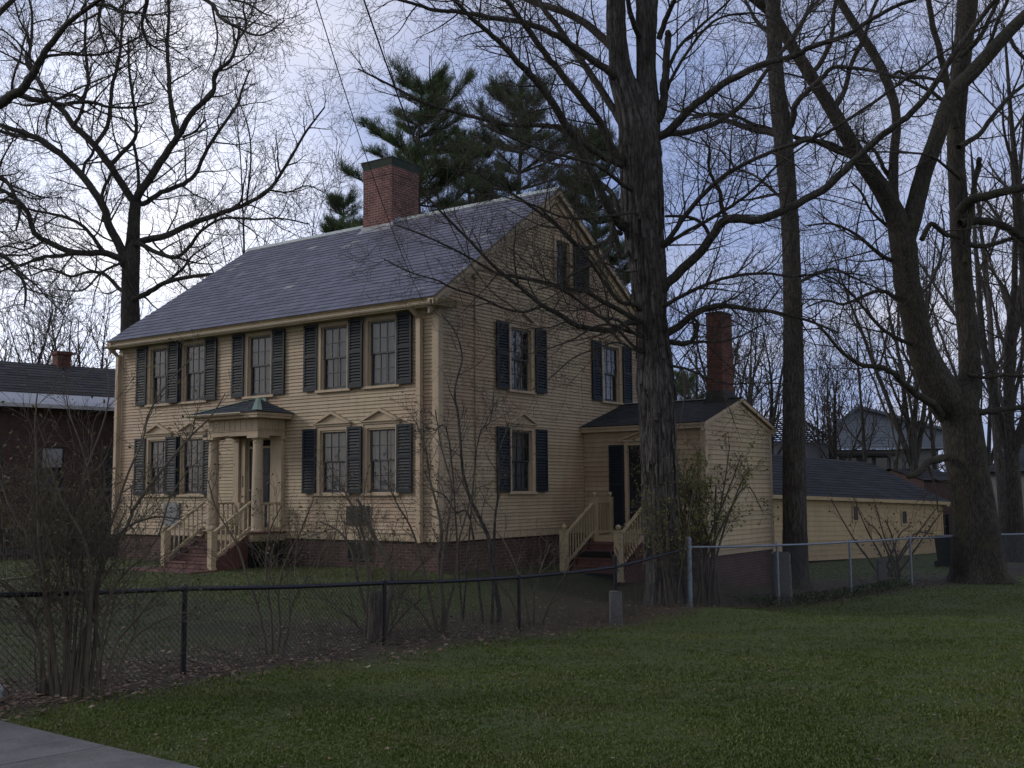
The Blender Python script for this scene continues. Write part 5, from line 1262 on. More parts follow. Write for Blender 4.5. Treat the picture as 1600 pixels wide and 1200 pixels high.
# ------------------------------------------------------------------ pines behind the ridge
def pine(px, depth, top, spread_px, label, seed, low=-.0, dens=1.0):
    R = random.Random(seed); b = G(px, depth); o = tuple(b); topz = W(px,top,depth)[2]; hgt = topz-b[2]
    t = tree_root('pine_tree', o, label, 'pines behind the roof ridge', 'pine tree')
    tr = Branches(); r0 = .30; spread = spread_px/F*depth
    pts = [(b[0]+.1*sin(i*.9+seed),b[1],b[2]-.2+hgt*i/14) for i in range(15)]; tr.add(pts, [r0*(1-.93*i/14)+.01 for i in range(15)], 10)
    fol = []
    z = b[2]+hgt*.36
    while z < topz-.15:
        u = (topz-z)/(hgt*.64); reach = spread*(.18+.82*min(1,u*3.2)**.7)*R.uniform(.7,1.15)
        for _ in range(R.choice([5,6,6,7])):
            a = R.uniform(0,6.28); ln = reach*R.uniform(.45,1.15); el = .5-.8*u+R.uniform(-.12,.25)
            d = np.array([cos(a),sin(a),el]); d /= np.linalg.norm(d); p = np.array([b[0],b[1],z]); bp = [tuple(p)]; n = 6
            for j in range(n):
                d = d+np.array([R.uniform(-.08,.08),R.uniform(-.08,.08),.035+R.uniform(-.05,.05)]); d /= np.linalg.norm(d); p = p+d*ln/n; bp.append(tuple(p))
            tr.add(bp, [max(.012,.055*(1-j/7)*min(1,ln/2)) for j in range(7)], 4)
            for j in range(int(25*dens*ln/2)+6):        # side sprays
                s = (R.uniform(.08,1.0)**.7)*n; i = min(int(s),n-1); f = s-i; q0 = np.array(bp[i])*(1-f)+np.array(bp[i+1])*f
                sd = np.array([-d[1],d[0],0])*R.choice([-1,1])*R.uniform(.3,1)+d*R.uniform(.3,.9)+np.array([0,0,R.uniform(.0,.6)]); sd /= np.linalg.norm(sd)
                sl_ = R.uniform(.3,.95)*(1.2-.6*s/n); q1 = q0+sd*sl_; tr.add([tuple(q0),tuple((q0+q1)/2+np.array([0,0,-.02])),tuple(q1)], [.012,.009,.006], 3)
                for k in range(R.choice([2,3,3,4])):
                    fr = 1-.28*k; fol.append((q0+(q1-q0)*fr, sd+np.array([0,0,.5])))
        z += R.uniform(.4,.8)*(1.0 if u > .12 else .6)
    C = np.array([f[0] for f in fol]); Dn = np.array([f[1] for f in fol]); n = len(C); K = 15
    g = np.random.default_rng(seed); V = g.normal(size=(n,K,3)); V /= np.linalg.norm(V,axis=2,keepdims=True); V = V*.75+Dn[:,None,:]*.8; V /= np.linalg.norm(V,axis=2,keepdims=True)
    ln = .14+.12*g.random((n,K,1)); S = np.cross(V, g.normal(size=(n,K,3))); S /= np.linalg.norm(S,axis=2,keepdims=True); wv = .007
    B = C[:,None,:]+g.normal(size=(n,K,3))*.05-np.array(o)
    VV = np.stack([B-S*wv, B+S*wv, B+V*ln+S*.003], 2).reshape(-1,3)
    tr.build('trunk', M['bark_far'], t, o); mesh_np('crown', VV, np.arange(len(VV)), np.full(len(VV)//3,3), M['needle'], t)
pine(655,37.5,124,125,'dense pine with the highest crown, behind the brick chimney',1,dens=1.15)
pine(815,40,142,110,'pine with a tapering top standing right of the chimney pine behind the ridge',2)
pine(930,38.5,225,95,'low dark pine behind the gable peak and the shaggy trunk',4)
pine(735,43,215,85,'dark pine filling the gap between the chimney pine and the next pine',5,dens=1.2)
pine(535,46,318,60,'short broad pine left of the brick chimney',6)
pine(1075,70,592,60,'small green conifer showing over the wing roof ridge',8)

# far woods closing the horizon
wl = Branches(); R = random.Random(5)
RT = random.Random(123)
PW = dict(seg=[5,4,3], kids=[0,7,4], t0=[.2,.25,.2], ang=[(.4,.8)]*3, len=[5,3.0,1.4], rad=[.1,.05,.03], up=[.1,.08,.05], wig=[.1,.2,.25], minr=.02, taper=.4)
for i in range(420):
    x = R.uniform(-120,130); y = R.uniform(92,150); z = float(-1.6); h = R.uniform(6,11)
    pts = [(x+R.uniform(-.3,.3)*k,y,z+h*k/5) for k in range(6)]; rad = [.16*(1-k/6)+.02 for k in range(6)]; wl.add(pts, rad, 4); kids(wl, pts, rad, 1, 1, PW, n=9)
tag(wl.build('far_woods', M['twig_far'], None), 'far off belt of bare woods reading as one grey mass along the horizon', 'woods', kind='stuff')
RT = random.Random(31)

# ------------------------------------------------------------------ chain link fences
def chainlink(name, parent, origin, pts, tops, hgt, mat, r, pitch=.055, wav=.0):
    """pts: list of ground xy along the line; wire runs as two sets of diagonals, each bent round its neighbours"""
    A = np.array(pts[0],float); B = np.array(pts[-1],float); Lw = np.linalg.norm(B-A); d = (B-A)/Lw
    ts = [np.linalg.norm(np.array(p)-A) for p in pts]
    def top(t): return np.interp(t, ts, tops)
    br = Branches(); nw = int((Lw+hgt)/pitch); nseg = 6
    nv = np.array([-d[1],d[0]])
    for sgn in (1,-1):
        for i in range(nw):
            s = -hgt+i*pitch if sgn > 0 else i*pitch
            P_ = []
            for k in range(nseg+1):
                u = k/nseg; t = s+sgn*u*hgt+(0 if sgn>0 else 0); tt = min(max(t,0),Lw)
                if abs(tt-t) > 1e-6:
                    P_.append(None); continue
                q = A+d*t; P_.append((q[0]+nv[0]*.004*sgn, q[1]+nv[1]*.004*sgn, float(top(t))-hgt+u*hgt+.03))
            P_ = [p for p in P_ if p]
            if len(P_) >= 2: br.add(P_, [r]*len(P_), 3)
    V, L = br.arrays(origin); return mesh_np(name, V, L, np.full(len(L)//4,4), mat, parent)
# black fence in the foreground
seg = (FENCE_B-FENCE_A); npost = {}
bps = [(293,10.9),(603,13.6),(812,16.2),(957,18.8)]
base_xy = [np.array([(px-800)/F*d_, d_]) for px,d_ in bps]
dstep = (base_xy[3]-base_xy[0])/3
posts = [base_xy[0]+dstep*k for k in (-2,-1,0,1,2,3)]; endp = base_xy[0]+dstep*4
rail_py = {0:920,1:911,2:902,3:886}
tops = []
for k, p in zip((-2,-1,0,1,2,3), posts):
    py = rail_py.get(k, 920+(0-k)*14); px = 800+F*p[0]/p[1]
    tops.append(W(px, py, p[1])[2])
tops_end = W(1071, 856, endp[1])[2]
o = (posts[2][0],posts[2][1],H(*posts[2]))
bf = empty('black_fence', o, 0, 'low black chain link fence with a pipe rail crossing the left half of the picture', 'fence', None)
def rel(p): return (p[0]-o[0],p[1]-o[1],p[2]-o[2])
allp = posts+[endp]; allt = tops+[tops_end]
rl = MB(); P_ = []
for i in range(len(allp)-1):
    for k in range(6):
        u = k/6; q = allp[i]+(allp[i+1]-allp[i])*u; z = allt[i]+(allt[i+1]-allt[i])*u; sag = -.012*sin(pi*u); P_.append(rel((q[0],q[1],z+sag)))
P_.append(rel((*endp,allt[-1]))); rl.tube(P_, .024, 10)
rl.build('top_rail', M['black'], bf, smooth=True)
for i, (p, zt) in enumerate(zip(posts, tops)):
    mb = MB(); zg = HG(*p)-.2; ext = .16 if i == 5 else .0; x, y, _ = rel((*p,0)); r_ = .034 if i == 5 else .027
    mb.lathe(x, y, [(r_,zg-o[2]),(r_,zt+ext-.01-o[2]),(r_*1.15,zt+ext-.01-o[2]),(r_*1.15,zt+ext+.02-o[2]),(r_*.5,zt+ext+.05-o[2])], 12)
    if i < 5: mb.lathe(x, y, [(.036,zt-.03-o[2]),(.036,zt+.028-o[2]),(.02,zt+.035-o[2])], 12)
    mb.build('post', M['black'], bf, smooth=False)
chainlink('chain_link_mesh', bf, o, posts, tops, .88, M['wireblack'], .0026, .062)
chainlink('chain_link_mesh', bf, o, [posts[-1],endp], [tops[-1],tops_end], .95, M['wireblack'], .0026, .062)
# galvanised fence
gp = []; ext_ = [(1071,21.4,850),]
G0 = endp+np.array([.03,.04]); G1 = np.array([12.5,30.8])
pz = {0:W(1071,855,G0[1])[2], 1:W(1211,852,23.8)[2], 2:W(1322,847,26.1)[2], 3:W(1416,841,28.4)[2], 4:W(1495,838,30.8)[2]}
gposts = [G0+(G1-G0)*k/4 for k in range(5)]; gd = (G1-G0)/4; gposts += [G1+gd*.72, G1+gd*1.6, G1+gd*2.6]
gt = [pz[k] for k in range(5)]+[W(1545,835,gposts[5][1])[2], W(1600,834,gposts[6][1])[2], W(1650,833,gposts[7][1])[2]]
o = (G0[0],G0[1],H(*G0))
gf = empty('galvanised_fence', o, 0, 'taller bare steel chain link fence running from the shaggy trunk to the right edge', 'fence', None)
def rel(p): return (p[0]-o[0],p[1]-o[1],p[2]-o[2])
rl = MB(); P_ = []
for i in range(len(gposts)-1):
    for k in range(5):
        u = k/5; q = gposts[i]+(gposts[i+1]-gposts[i])*u; P_.append(rel((q[0],q[1],gt[i]+(gt[i+1]-gt[i])*u-.01*sin(pi*u))))
P_.append(rel((*gposts[-1],gt[-1]))); rl.tube(P_, .023, 10); rl.build('top_rail', M['galv'], gf, smooth=True)
for i,(p,zt) in enumerate(zip(gposts, gt)):
    big = i in (0,4); r_ = .052 if i == 0 else (.04 if big else .028); e = .13 if big else 0
    x, y, _ = rel((*p,0)); zg = HG(*p)-.2-o[2]; z1 = zt+e-o[2]
    mb = MB(); mb.lathe(x, y, [(r_,zg),(r_,z1),(r_*1.15,z1),(r_*1.15,z1+.02),(r_*.9,z1+.05),(r_*.4,z1+.075)], 16)
    for zb in ((zt-.02-o[2]),(zt-.6-o[2])): mb.lathe(x, y, [(r_*1.18,zb-.02),(r_*1.18,zb+.02)], 16)
    mb.build('post', M['galv'], gf)
chainlink('chain_link_mesh', gf, o, gposts, gt, 1.26, M['wiregalv'], .0020, .062)

# ------------------------------------------------------------------ shrubs
def shrub(name, px, depth, stems, label, cat, mat='stem', leaf=None, leafper=1, leafsize=.02, leafprob=.7, kidsn=8, lsc=1.0, seed=1, group=None, w=1.0, P=None, buds=1, wob=.03):
    global RT
    RT = random.Random(seed); b = G(px, depth); o = tuple(b); t = empty(name, o, 0, label, cat, group)
    S = Branches(); T = Branches(); br = [S,S,T]
    Q = dict(seg=[8,6,4,3], kids=[0,6,4,3], t0=[.2,.2,.2,.2], ang=[(.4,.9)]*4, len=[2,.75,.36,.18], rad=[.02,.008,.0042,.0026], up=[.05,.08,.06,.04], wig=[.1,.2,.28,.3], minr=.0018, taper=.4)
    if P: Q.update(P)
    for pl, a, b_, spread in stems:
        n = len(pl); pts = []; rad = []
        for i,(x,y) in enumerate(pl):
            t_ = i/(n-1); d = depth+spread*t_; q = W(x,y,d)
            if i == 0: q = np.array([*W(x,y,depth)[:2], HG(*W(x,y,depth)[:2])-.05])
            pts.append(q); rad.append((a+(b_-a)*t_)/F*d*w)
        pts, rad = smoothline(pts, rad, 4, wob); S.add(pts, rad, 7); kids(br, pts, rad, 1, 1, Q, t0=.25, n=kidsn, lscale=lsc)
    S.build('stems', M[mat], t, o); T.build('twigs', M[mat], t, o)
    if leaf: leafcloud('leaves', T.tips, M[leaf], t, o, leafper, leafsize, leafprob, .02, .5)
    return t
# the big multi-stemmed one at left
st = [([(70,1045),(62,1000),(30,940),(-5,905),(-60,870)],7,2,-.3),
 ([(85,1050),(78,980),(70,930),(62,890),(50,850),(20,800),(-5,740)],9,2.5,.3),
 ([(95,1050),(82,1000),(75,960),(68,900),(62,850),(60,800),(58,740),(55,660),(60,600)],8,1.5,-.2),
 ([(100,1050),(105,1000),(100,950),(80,920),(66,880)],8,4,.1),
 ([(120,1050),(135,990),(150,930),(158,890),(178,850),(200,820),(212,790),(245,745),(290,690),(330,650),(352,615)],8,1.6,.6),
 ([(125,1050),(140,985),(146,930),(160,880),(185,835),(215,815),(250,808),(285,812)],6,1.4,.2),
 ([(135,1050),(138,1000),(142,940),(140,880),(125,830),(100,790),(85,750),(70,700)],7,1.5,-.3),
 ([(140,1048),(150,980),(152,920),(162,860),(180,800),(200,740),(222,690),(235,640),(270,590),(300,560)],5.5,1.2,.5),
 ([(110,1050),(118,990),(122,930),(110,870),(92,820),(75,790),(60,760)],5,1.2,.2),
 ([(165,1050),(180,1010),(215,965),(250,925),(290,905)],3.5,1,.4),
 ([(170,1050),(200,1010),(240,975),(285,958),(320,965)],3,1,.2),
 ([(120,1045),(140,960),(110,880),(80,820),(60,780)],3.5,1.2,.1),
 ([(80,1048),(60,1010),(58,960),(90,930),(100,890),(95,850)],4,1.3,.2),
 ([(105,1050),(112,940),(108,860),(120,780),(140,720),(165,650),(170,600),(165,560)],4.5,1.1,.2),
 ([(150,1050),(165,960),(190,900),(225,870),(250,830),(265,780),(290,740),(310,720)],4,1.1,-.2),
 ([(115,1050),(130,950),(128,880),(140,820),(142,760),(128,700),(110,650),(100,600)],4,1.1,.3),
]
_R = random.Random(17)
for _ in range(15):
    x0 = 118+_R.gauss(0,32); x1 = x0+_R.gauss(0,75); y1 = _R.uniform(720,980); st.append(([(x0,1050),(x0+(x1-x0)*.15+_R.uniform(-8,8),1050-(1050-y1)*.35),(x0+(x1-x0)*.5+_R.uniform(-12,12),1050-(1050-y1)*.7),(x1,y1)],_R.uniform(1.2,3.2),.7,_R.uniform(-.4,.4)))
shrub('bare_shrub', 110, 9.6, st, 'big many stemmed shrub with small new leaves at the left end of the black fence', 'shrub', 'stem', 'bud', 1, .017, .45, 8, .72, 3, w=.6)
shrub('bare_shrub', 425, 12.6, [([(418,1032),(412,990),(400,940),(385,900),(370,850),(340,800),(325,750)],2.6,1,.3),([(425,1035),(425,980),(420,930),(415,880),(422,830),(440,790)],2.2,1,.1),([(432,1030),(438,980),(435,930),(445,880),(470,830),(490,780)],2.2,1,-.2),([(440,1028),(450,990),(458,940),(480,900),(505,860)],1.8,.8,.1)],
  'thin wand like shrub behind the black fence, nearest below the front porch steps', 'shrub', 'stem', 'bud', 1, .02, .5, 7, .9, 4)
shrub('bare_shrub', 585, 14.6, [([(575,1010),(572,960),(560,910),(548,860),(530,830),(500,815)],3,1,.3),([(598,1008),(605,950),(612,905),(600,870),(585,840),(572,805),(558,780)],5.5,2.4,.4),([(590,1010),(592,960),(585,915),(570,870),(560,830),(545,800)],3,1,-.2),([(605,1010),(618,960),(632,920),(650,890),(672,870)],2.5,1,.2),([(580,1010),(560,980),(530,950),(505,935)],2,1,.1),([(600,1010),(610,985),(640,950),(660,935)],2.5,1,-.1),([(570,1010),(575,900),(566,830),(540,770),(520,740)],2.5,1,.2)],
  'tangled shrub with one pale leaning stem around the wooden post, behind the black fence', 'shrub', 'stem', 'bud', 1, .02, .5, 9, .9, 5)
shrub('bare_shrub', 690, 15.4, [([(690,1000),(692,940),(685,880),(690,840),(685,800),(672,750),(665,700),(650,660)],3.4,1,.3),([(695,1000),(700,950),(712,900),(716,850),(730,800),(745,760)],2.6,1,.1),([(685,1000),(675,950),(665,900),(655,860),(640,820),(622,790),(610,765)],2.6,1,-.2),([(700,1000),(690,900),(700,820),(705,760),(690,700),(680,640)],2.4,1,.1),([(680,1000),(660,960),(640,940),(600,925)],2,1,0)],
  'bushy bare shrub with dark buds in front of the house corner', 'shrub', 'stem', 'bud_dark', 1, .02, .7, 10, .9, 6)
shrub('bare_shrub', 830, 17.2, [([(828,985),(820,930),(812,900),(790,850),(775,830)],2.2,.8,.3),([(835,985),(835,930),(845,890),(860,850)],2,.8,.1),([(845,985),(858,945),(878,905),(895,880)],2,.8,0),([(812,985),(800,940),(780,910),(752,880)],2,.8,0)],
  'low wispy shrub beside the fence post that stands left of the granite marker', 'shrub', 'stem', None, kidsn=8, lsc=.8, seed=7)
# young tree in front of the gable
shrub('young_tree', 778, 17.0, [([(780,985),(778,940),(770,880),(764,845),(755,822),(745,800),(733,775),(724,740),(720,700),(716,650),(710,610),(722,560),(712,520),(690,490)],4.2,1.0,.6),
  ([(768,870),(772,830),(776,790),(780,750),(778,712),(785,690),(795,660)],2.4,.8,.2),([(755,822),(735,812),(712,800),(695,775),(672,765)],2,.8,.1),([(722,720),(702,690),(680,672),(664,668)],1.6,.7,0),([(722,740),(745,700),(765,660),(772,610)],1.4,.6,.3)],
  'slender young bare tree growing up in front of the gable wall conduit', 'tree', 'bark_far', None, kidsn=12, lsc=.95, seed=8, P=dict(up=[.05,.05,.04,.03]))
# yellow-green budding shrub by the wing
fs = []
R = random.Random(9)
for i in range(18):
    x0 = 1100+R.uniform(-30,35); x1 = x0+R.uniform(-80,105); y1 = R.uniform(690,800); fs.append(([(x0,945),(x0+(x1-x0)*.15,880),(x0+(x1-x0)*.4,820),(x0+(x1-x0)*.75,760),(x1,y1)],2.4,.8,R.uniform(-.5,.8)))
shrub('flowering_shrub', 1105, 22.6, fs, 'arching shrub with fresh yellow green leaves in front of the wing gable', 'shrub', 'stem', 'bud_green', 3, .028, .8, 9, .9, 10)
fs = []
for i in range(7):
    x0 = 1050+R.uniform(-8,14); x1 = x0+R.uniform(-60,30); y1 = R.uniform(740,860); fs.append(([(x0,955),(x0+(x1-x0)*.2,900),(x0+(x1-x0)*.6,840),(x1,y1)],1.6,.7,R.uniform(-.2,.4)))
shrub('flowering_shrub', 1052, 21.0, fs, 'sprig of yellow green leaves hanging across the foot of the shaggy trunk', 'shrub', 'stem', 'bud_green', 3, .022, .6, 8, .8, 11)
fs = []
for i in range(9):
    x0 = 1395+R.uniform(-18,18); x1 = x0+R.uniform(-90,85); fs.append(([(x0,925),(x0+(x1-x0)*.2,880),(x0+(x1-x0)*.6,835),(x1,R.uniform(765,835))],2.2,.7,R.uniform(-.6,.8)))
shrub('bare_shrub', 1395, 32, fs, 'vase shaped shrub with dark buds before the long low garage', 'shrub', 'stem', 'bud_dark', 1, .034, .5, 6, 1.0, 12)
fs = []
for i in range(10):
    x0 = 422+R.uniform(-14,14); x1 = x0+R.uniform(-40,40); fs.append(([(x0,888),(x0+(x1-x0)*.3,868),(x1,R.uniform(815,852))],1.3,.6,R.uniform(-.3,.3)))
shrub('small_shrub', 422, 24.2, fs, 'small shrub with rounded new leaves against the dark space under the porch', 'shrub', 'stem', 'bud_green', 1, .026, .4, 3, .55, 13)
fs = []
for i in range(9):
    x0 = 510+R.uniform(-60,130); x1 = x0+R.uniform(-30,30); fs.append(([(x0,905),(x0+(x1-x0)*.3,870),(x1,R.uniform(790,850))],1.1,.5,R.uniform(-.3,.6)))
shrub('bare_shrub', 560, 21.5, fs, 'thin row of bare canes close to the foundation below the front windows', 'shrub', 'stem', 'bud', 1, .02, .5, 6, .8, 14)
fs = []
for i in range(12):
    x0 = 60+R.uniform(-70,110); x1 = x0+R.uniform(-25,25); fs.append(([(x0,890),(x0+(x1-x0)*.3,850),(x1,R.uniform(770,830))],2.0,.8,R.uniform(-.6,.6)))
shrub('bare_shrub', 60, 36, fs, 'twiggy hedge like shrub at the foot of the brick building', 'shrub', 'stem', 'bud', 2, .05, .6, 8, 1.8, 15)
fs = []
for i in range(10):
    x0 = 940+R.uniform(-30,60); fs.append(([(x0,968),(x0+R.uniform(-12,12),950),(x0+R.uniform(-28,28),R.uniform(915,940))],1.2,.5,0))
RT = random.Random(55)
# low weeds along the grey fence
def weeds():
    n = 5200; t = rng.random(n); p = G0[None,:]+(G1-G0)[None,:]*(.18+.55*t[:,None]); nv = np.array([.7,-.7])
    off = rng.normal(size=n)*.28+.15; x = p[:,0]-nv[0]*off; y = p[:,1]-nv[1]*off; z = HG(x,y)+rng.random(n)*.22*np.exp(-off**2*3)
    c = np.stack([x,y,z],-1); a = rng.normal(size=(n,3)); a /= np.linalg.norm(a,axis=1,keepdims=True); b_ = np.cross(a, rng.normal(size=(n,3))); b_ /= np.linalg.norm(b_,axis=1,keepdims=True); s = .022*(.5+rng.random((n,1)))
    V = np.stack([c-a*s,c+b_*s*.7,c+a*s,c-b_*s*.7],1).reshape(-1,3)
    tag(mesh_np('ivy_patch', V, np.arange(4*n), np.full(n,4), M['weeds']), 'low green weeds and ivy at the foot of the galvanised fence', 'weeds', kind='stuff')
weeds()
# dead sticks and debris in the litter along the fence
def sticks():
    br = Branches(); R = random.Random(3)
    for i in range(700):
        t = R.random(); k = R.random()
        a = posts[0]+(endp-posts[0])*t if k < .65 else G0+(G1-G0)*t
        x = a[0]+R.gauss(0,.5); y = a[1]+R.gauss(0,.5); z = float(HG(x,y))+.02; an = R.uniform(0,6.28); ln = R.uniform(.08,.5); up = R.uniform(0,.25)
        pts = [(x+cos(an)*ln*u+R.uniform(-.02,.02), y+sin(an)*ln*u+R.uniform(-.02,.02), z+up*u*ln*2) for u in (0,.33,.66,1)]; br.add(pts, [.005,.005,.004,.003], 3)
    for i in range(900):   # dry upright stalks
        t = R.random(); a = posts[0]+(endp-posts[0])*t if R.random() < .7 else G0+(G1-G0)*t*.6
        x = a[0]+R.gauss(-.1,.35); y = a[1]+R.gauss(.1,.35); z = float(HG(x,y)); an = R.uniform(0,6.28); ln = R.uniform(.12,.6); le = R.uniform(0,.5)
        pts = [(x+cos(an)*ln*le*u, y+sin(an)*ln*le*u, z+ln*u*(1-.2*le*u)) for u in (0,.33,.66,1)]; br.add(pts, [.0028,.0026,.002,.0015], 3)
    tag(br.build('dead_sticks', M['stem']), 'dead sticks and dry stalks lying in the leaf litter along both fences', 'sticks', kind='stuff')
sticks()

# ------------------------------------------------------------------ posts, stones, bin
def stonepost(px, py_top, py_bot, wpx, depth, name, label, cat, mat, seed, lean=0, group=None, round_=0, dthick=None):
    R = random.Random(seed); b = G(px, depth, -.1); zt = W(px,py_top,depth)[2]; w_ = wpx/F*depth/2; d_ = dthick or w_*.8; n = 14; k = 20 if round_ else 16
    V = []; Fc = []; h = zt-b[2]
    for i in range(n+1):
        u = i/n
        for j in range(k):
            a = 2*pi*j/k; ex = 2/ (6 if not round_ else 2.2); cx_, sx_ = cos(a), sin(a)
            x = w_*abs(cx_)**ex*(1 if cx_>0 else -1)*(1-.10*u+R.uniform(-.03,.03)); y = d_*abs(sx_)**ex*(1 if sx_>0 else -1)*(1-.08*u+R.uniform(-.03,.03))
            V.append((x+lean*u*h, y, u*h+(R.uniform(-.02,.02) if 0<i else 0)+(-.03*abs(cx_) if i==n else 0)))
    for i in range(n):
        for j in range(k): Fc.append((i*k+j,i*k+(j+1)%k,(i+1)*k+(j+1)%k,(i+1)*k+j))
    Fc.append(tuple(n*k+j for j in range(k)))
    me = bpy.data.meshes.new(name); me.from_pydata(V,[],Fc); me.materials.append(M[mat]); ob = bpy.data.objects.new(name, me); COL.objects.link(ob); ob.location = b
    return tag(ob, label, cat, group)
stonepost(957,922,977,21,18.5,'stone_marker','rough grey granite stone leaning at the foot of the tallest black fence post','stone','stone',2)
stonepost(586,922,1003,24,13.9,'wooden_post','old weathered wooden post inside the tangle of shrub stems behind the black fence','post','wood',3,.02,round_=1)
stonepost(1213,862,938,30,24.3,'stone_marker','tall grey stone slab standing behind the second galvanised fence post','stone','stone',4)
stonepost(1368,872,920,14,28.6,'stone_marker','narrow grey stone post seen through the galvanised mesh, left of the vase shaped shrub','stone','stone',5)
stonepost(1597,872,912,14,33,'utility_box','small green grey box at the right edge behind the galvanised fence','box','meter',6)
# pale rock at the left edge
def rock(px, depth, r, label, seed):
    b = G(px, depth, r*.35); V = []; Fc = []; n, k = 12, 18
    for i in range(n+1):
        for j in range(k):
            a = pi*i/n; c = 2*pi*j/k; d = np.array([sin(a)*cos(c), sin(a)*sin(c)*.8, cos(a)*.75]); V.append(d*r)
    V = np.array(V); V *= (1+.22*vnoise(V*5+seed)+.1*vnoise(V*13+seed))[:,None]
    for i in range(n):
        for j in range(k): Fc.append((i*k+j,(i+1)*k+j,(i+1)*k+(j+1)%k,i*k+(j+1)%k))
    me = bpy.data.meshes.new('rock'); me.from_pydata([tuple(v) for v in V],[],Fc); me.materials.append(M['rock']); ob = bpy.data.objects.new('rock', me); COL.objects.link(ob); ob.location = b
    tag(ob, label, 'rock')
rock(-6, 9.35, .15, 'pale grey rock at the left edge beside the big shrub', 1)
# bin
b = G(1473,37.5); t = empty('rubbish_bin', tuple(b), .5, 'black wheeled rubbish bin at the far end of the long low garage', 'bin')
mb = MB(); mb.hexa([(-.24,-.26,.05),(.24,-.26,.05),(.24,.26,.05),(-.24,.26,.05),(-.3,-.33,.98),(.3,-.33,.98),(.3,.33,.98),(-.3,.33,.98)]); mb.box(-.32,.32,-.35,-.33,.90,.96); mb.build('body', M['plastic'], t, bevel=.02)
mb = MB(); mb.hexa([(-.33,-.37,.98),(.33,-.37,.98),(.33,.36,.98),(-.33,.36,.98),(-.28,-.28,1.07),(.28,-.28,1.07),(.28,.30,1.07),(-.28,.30,1.07)]); mb.build('lid', M['plastic'], t, bevel=.015)
for x in (-.26,.26):
    mb = MB(); mb.tube([(x-.03,.28,.11),(x+.03,.28,.11)],.11,16); mb.build('wheel', M['plastic'], t)

# ------------------------------------------------------------------ neighbouring buildings
def wallrect(mb, A, B, z0, z1, n): pass
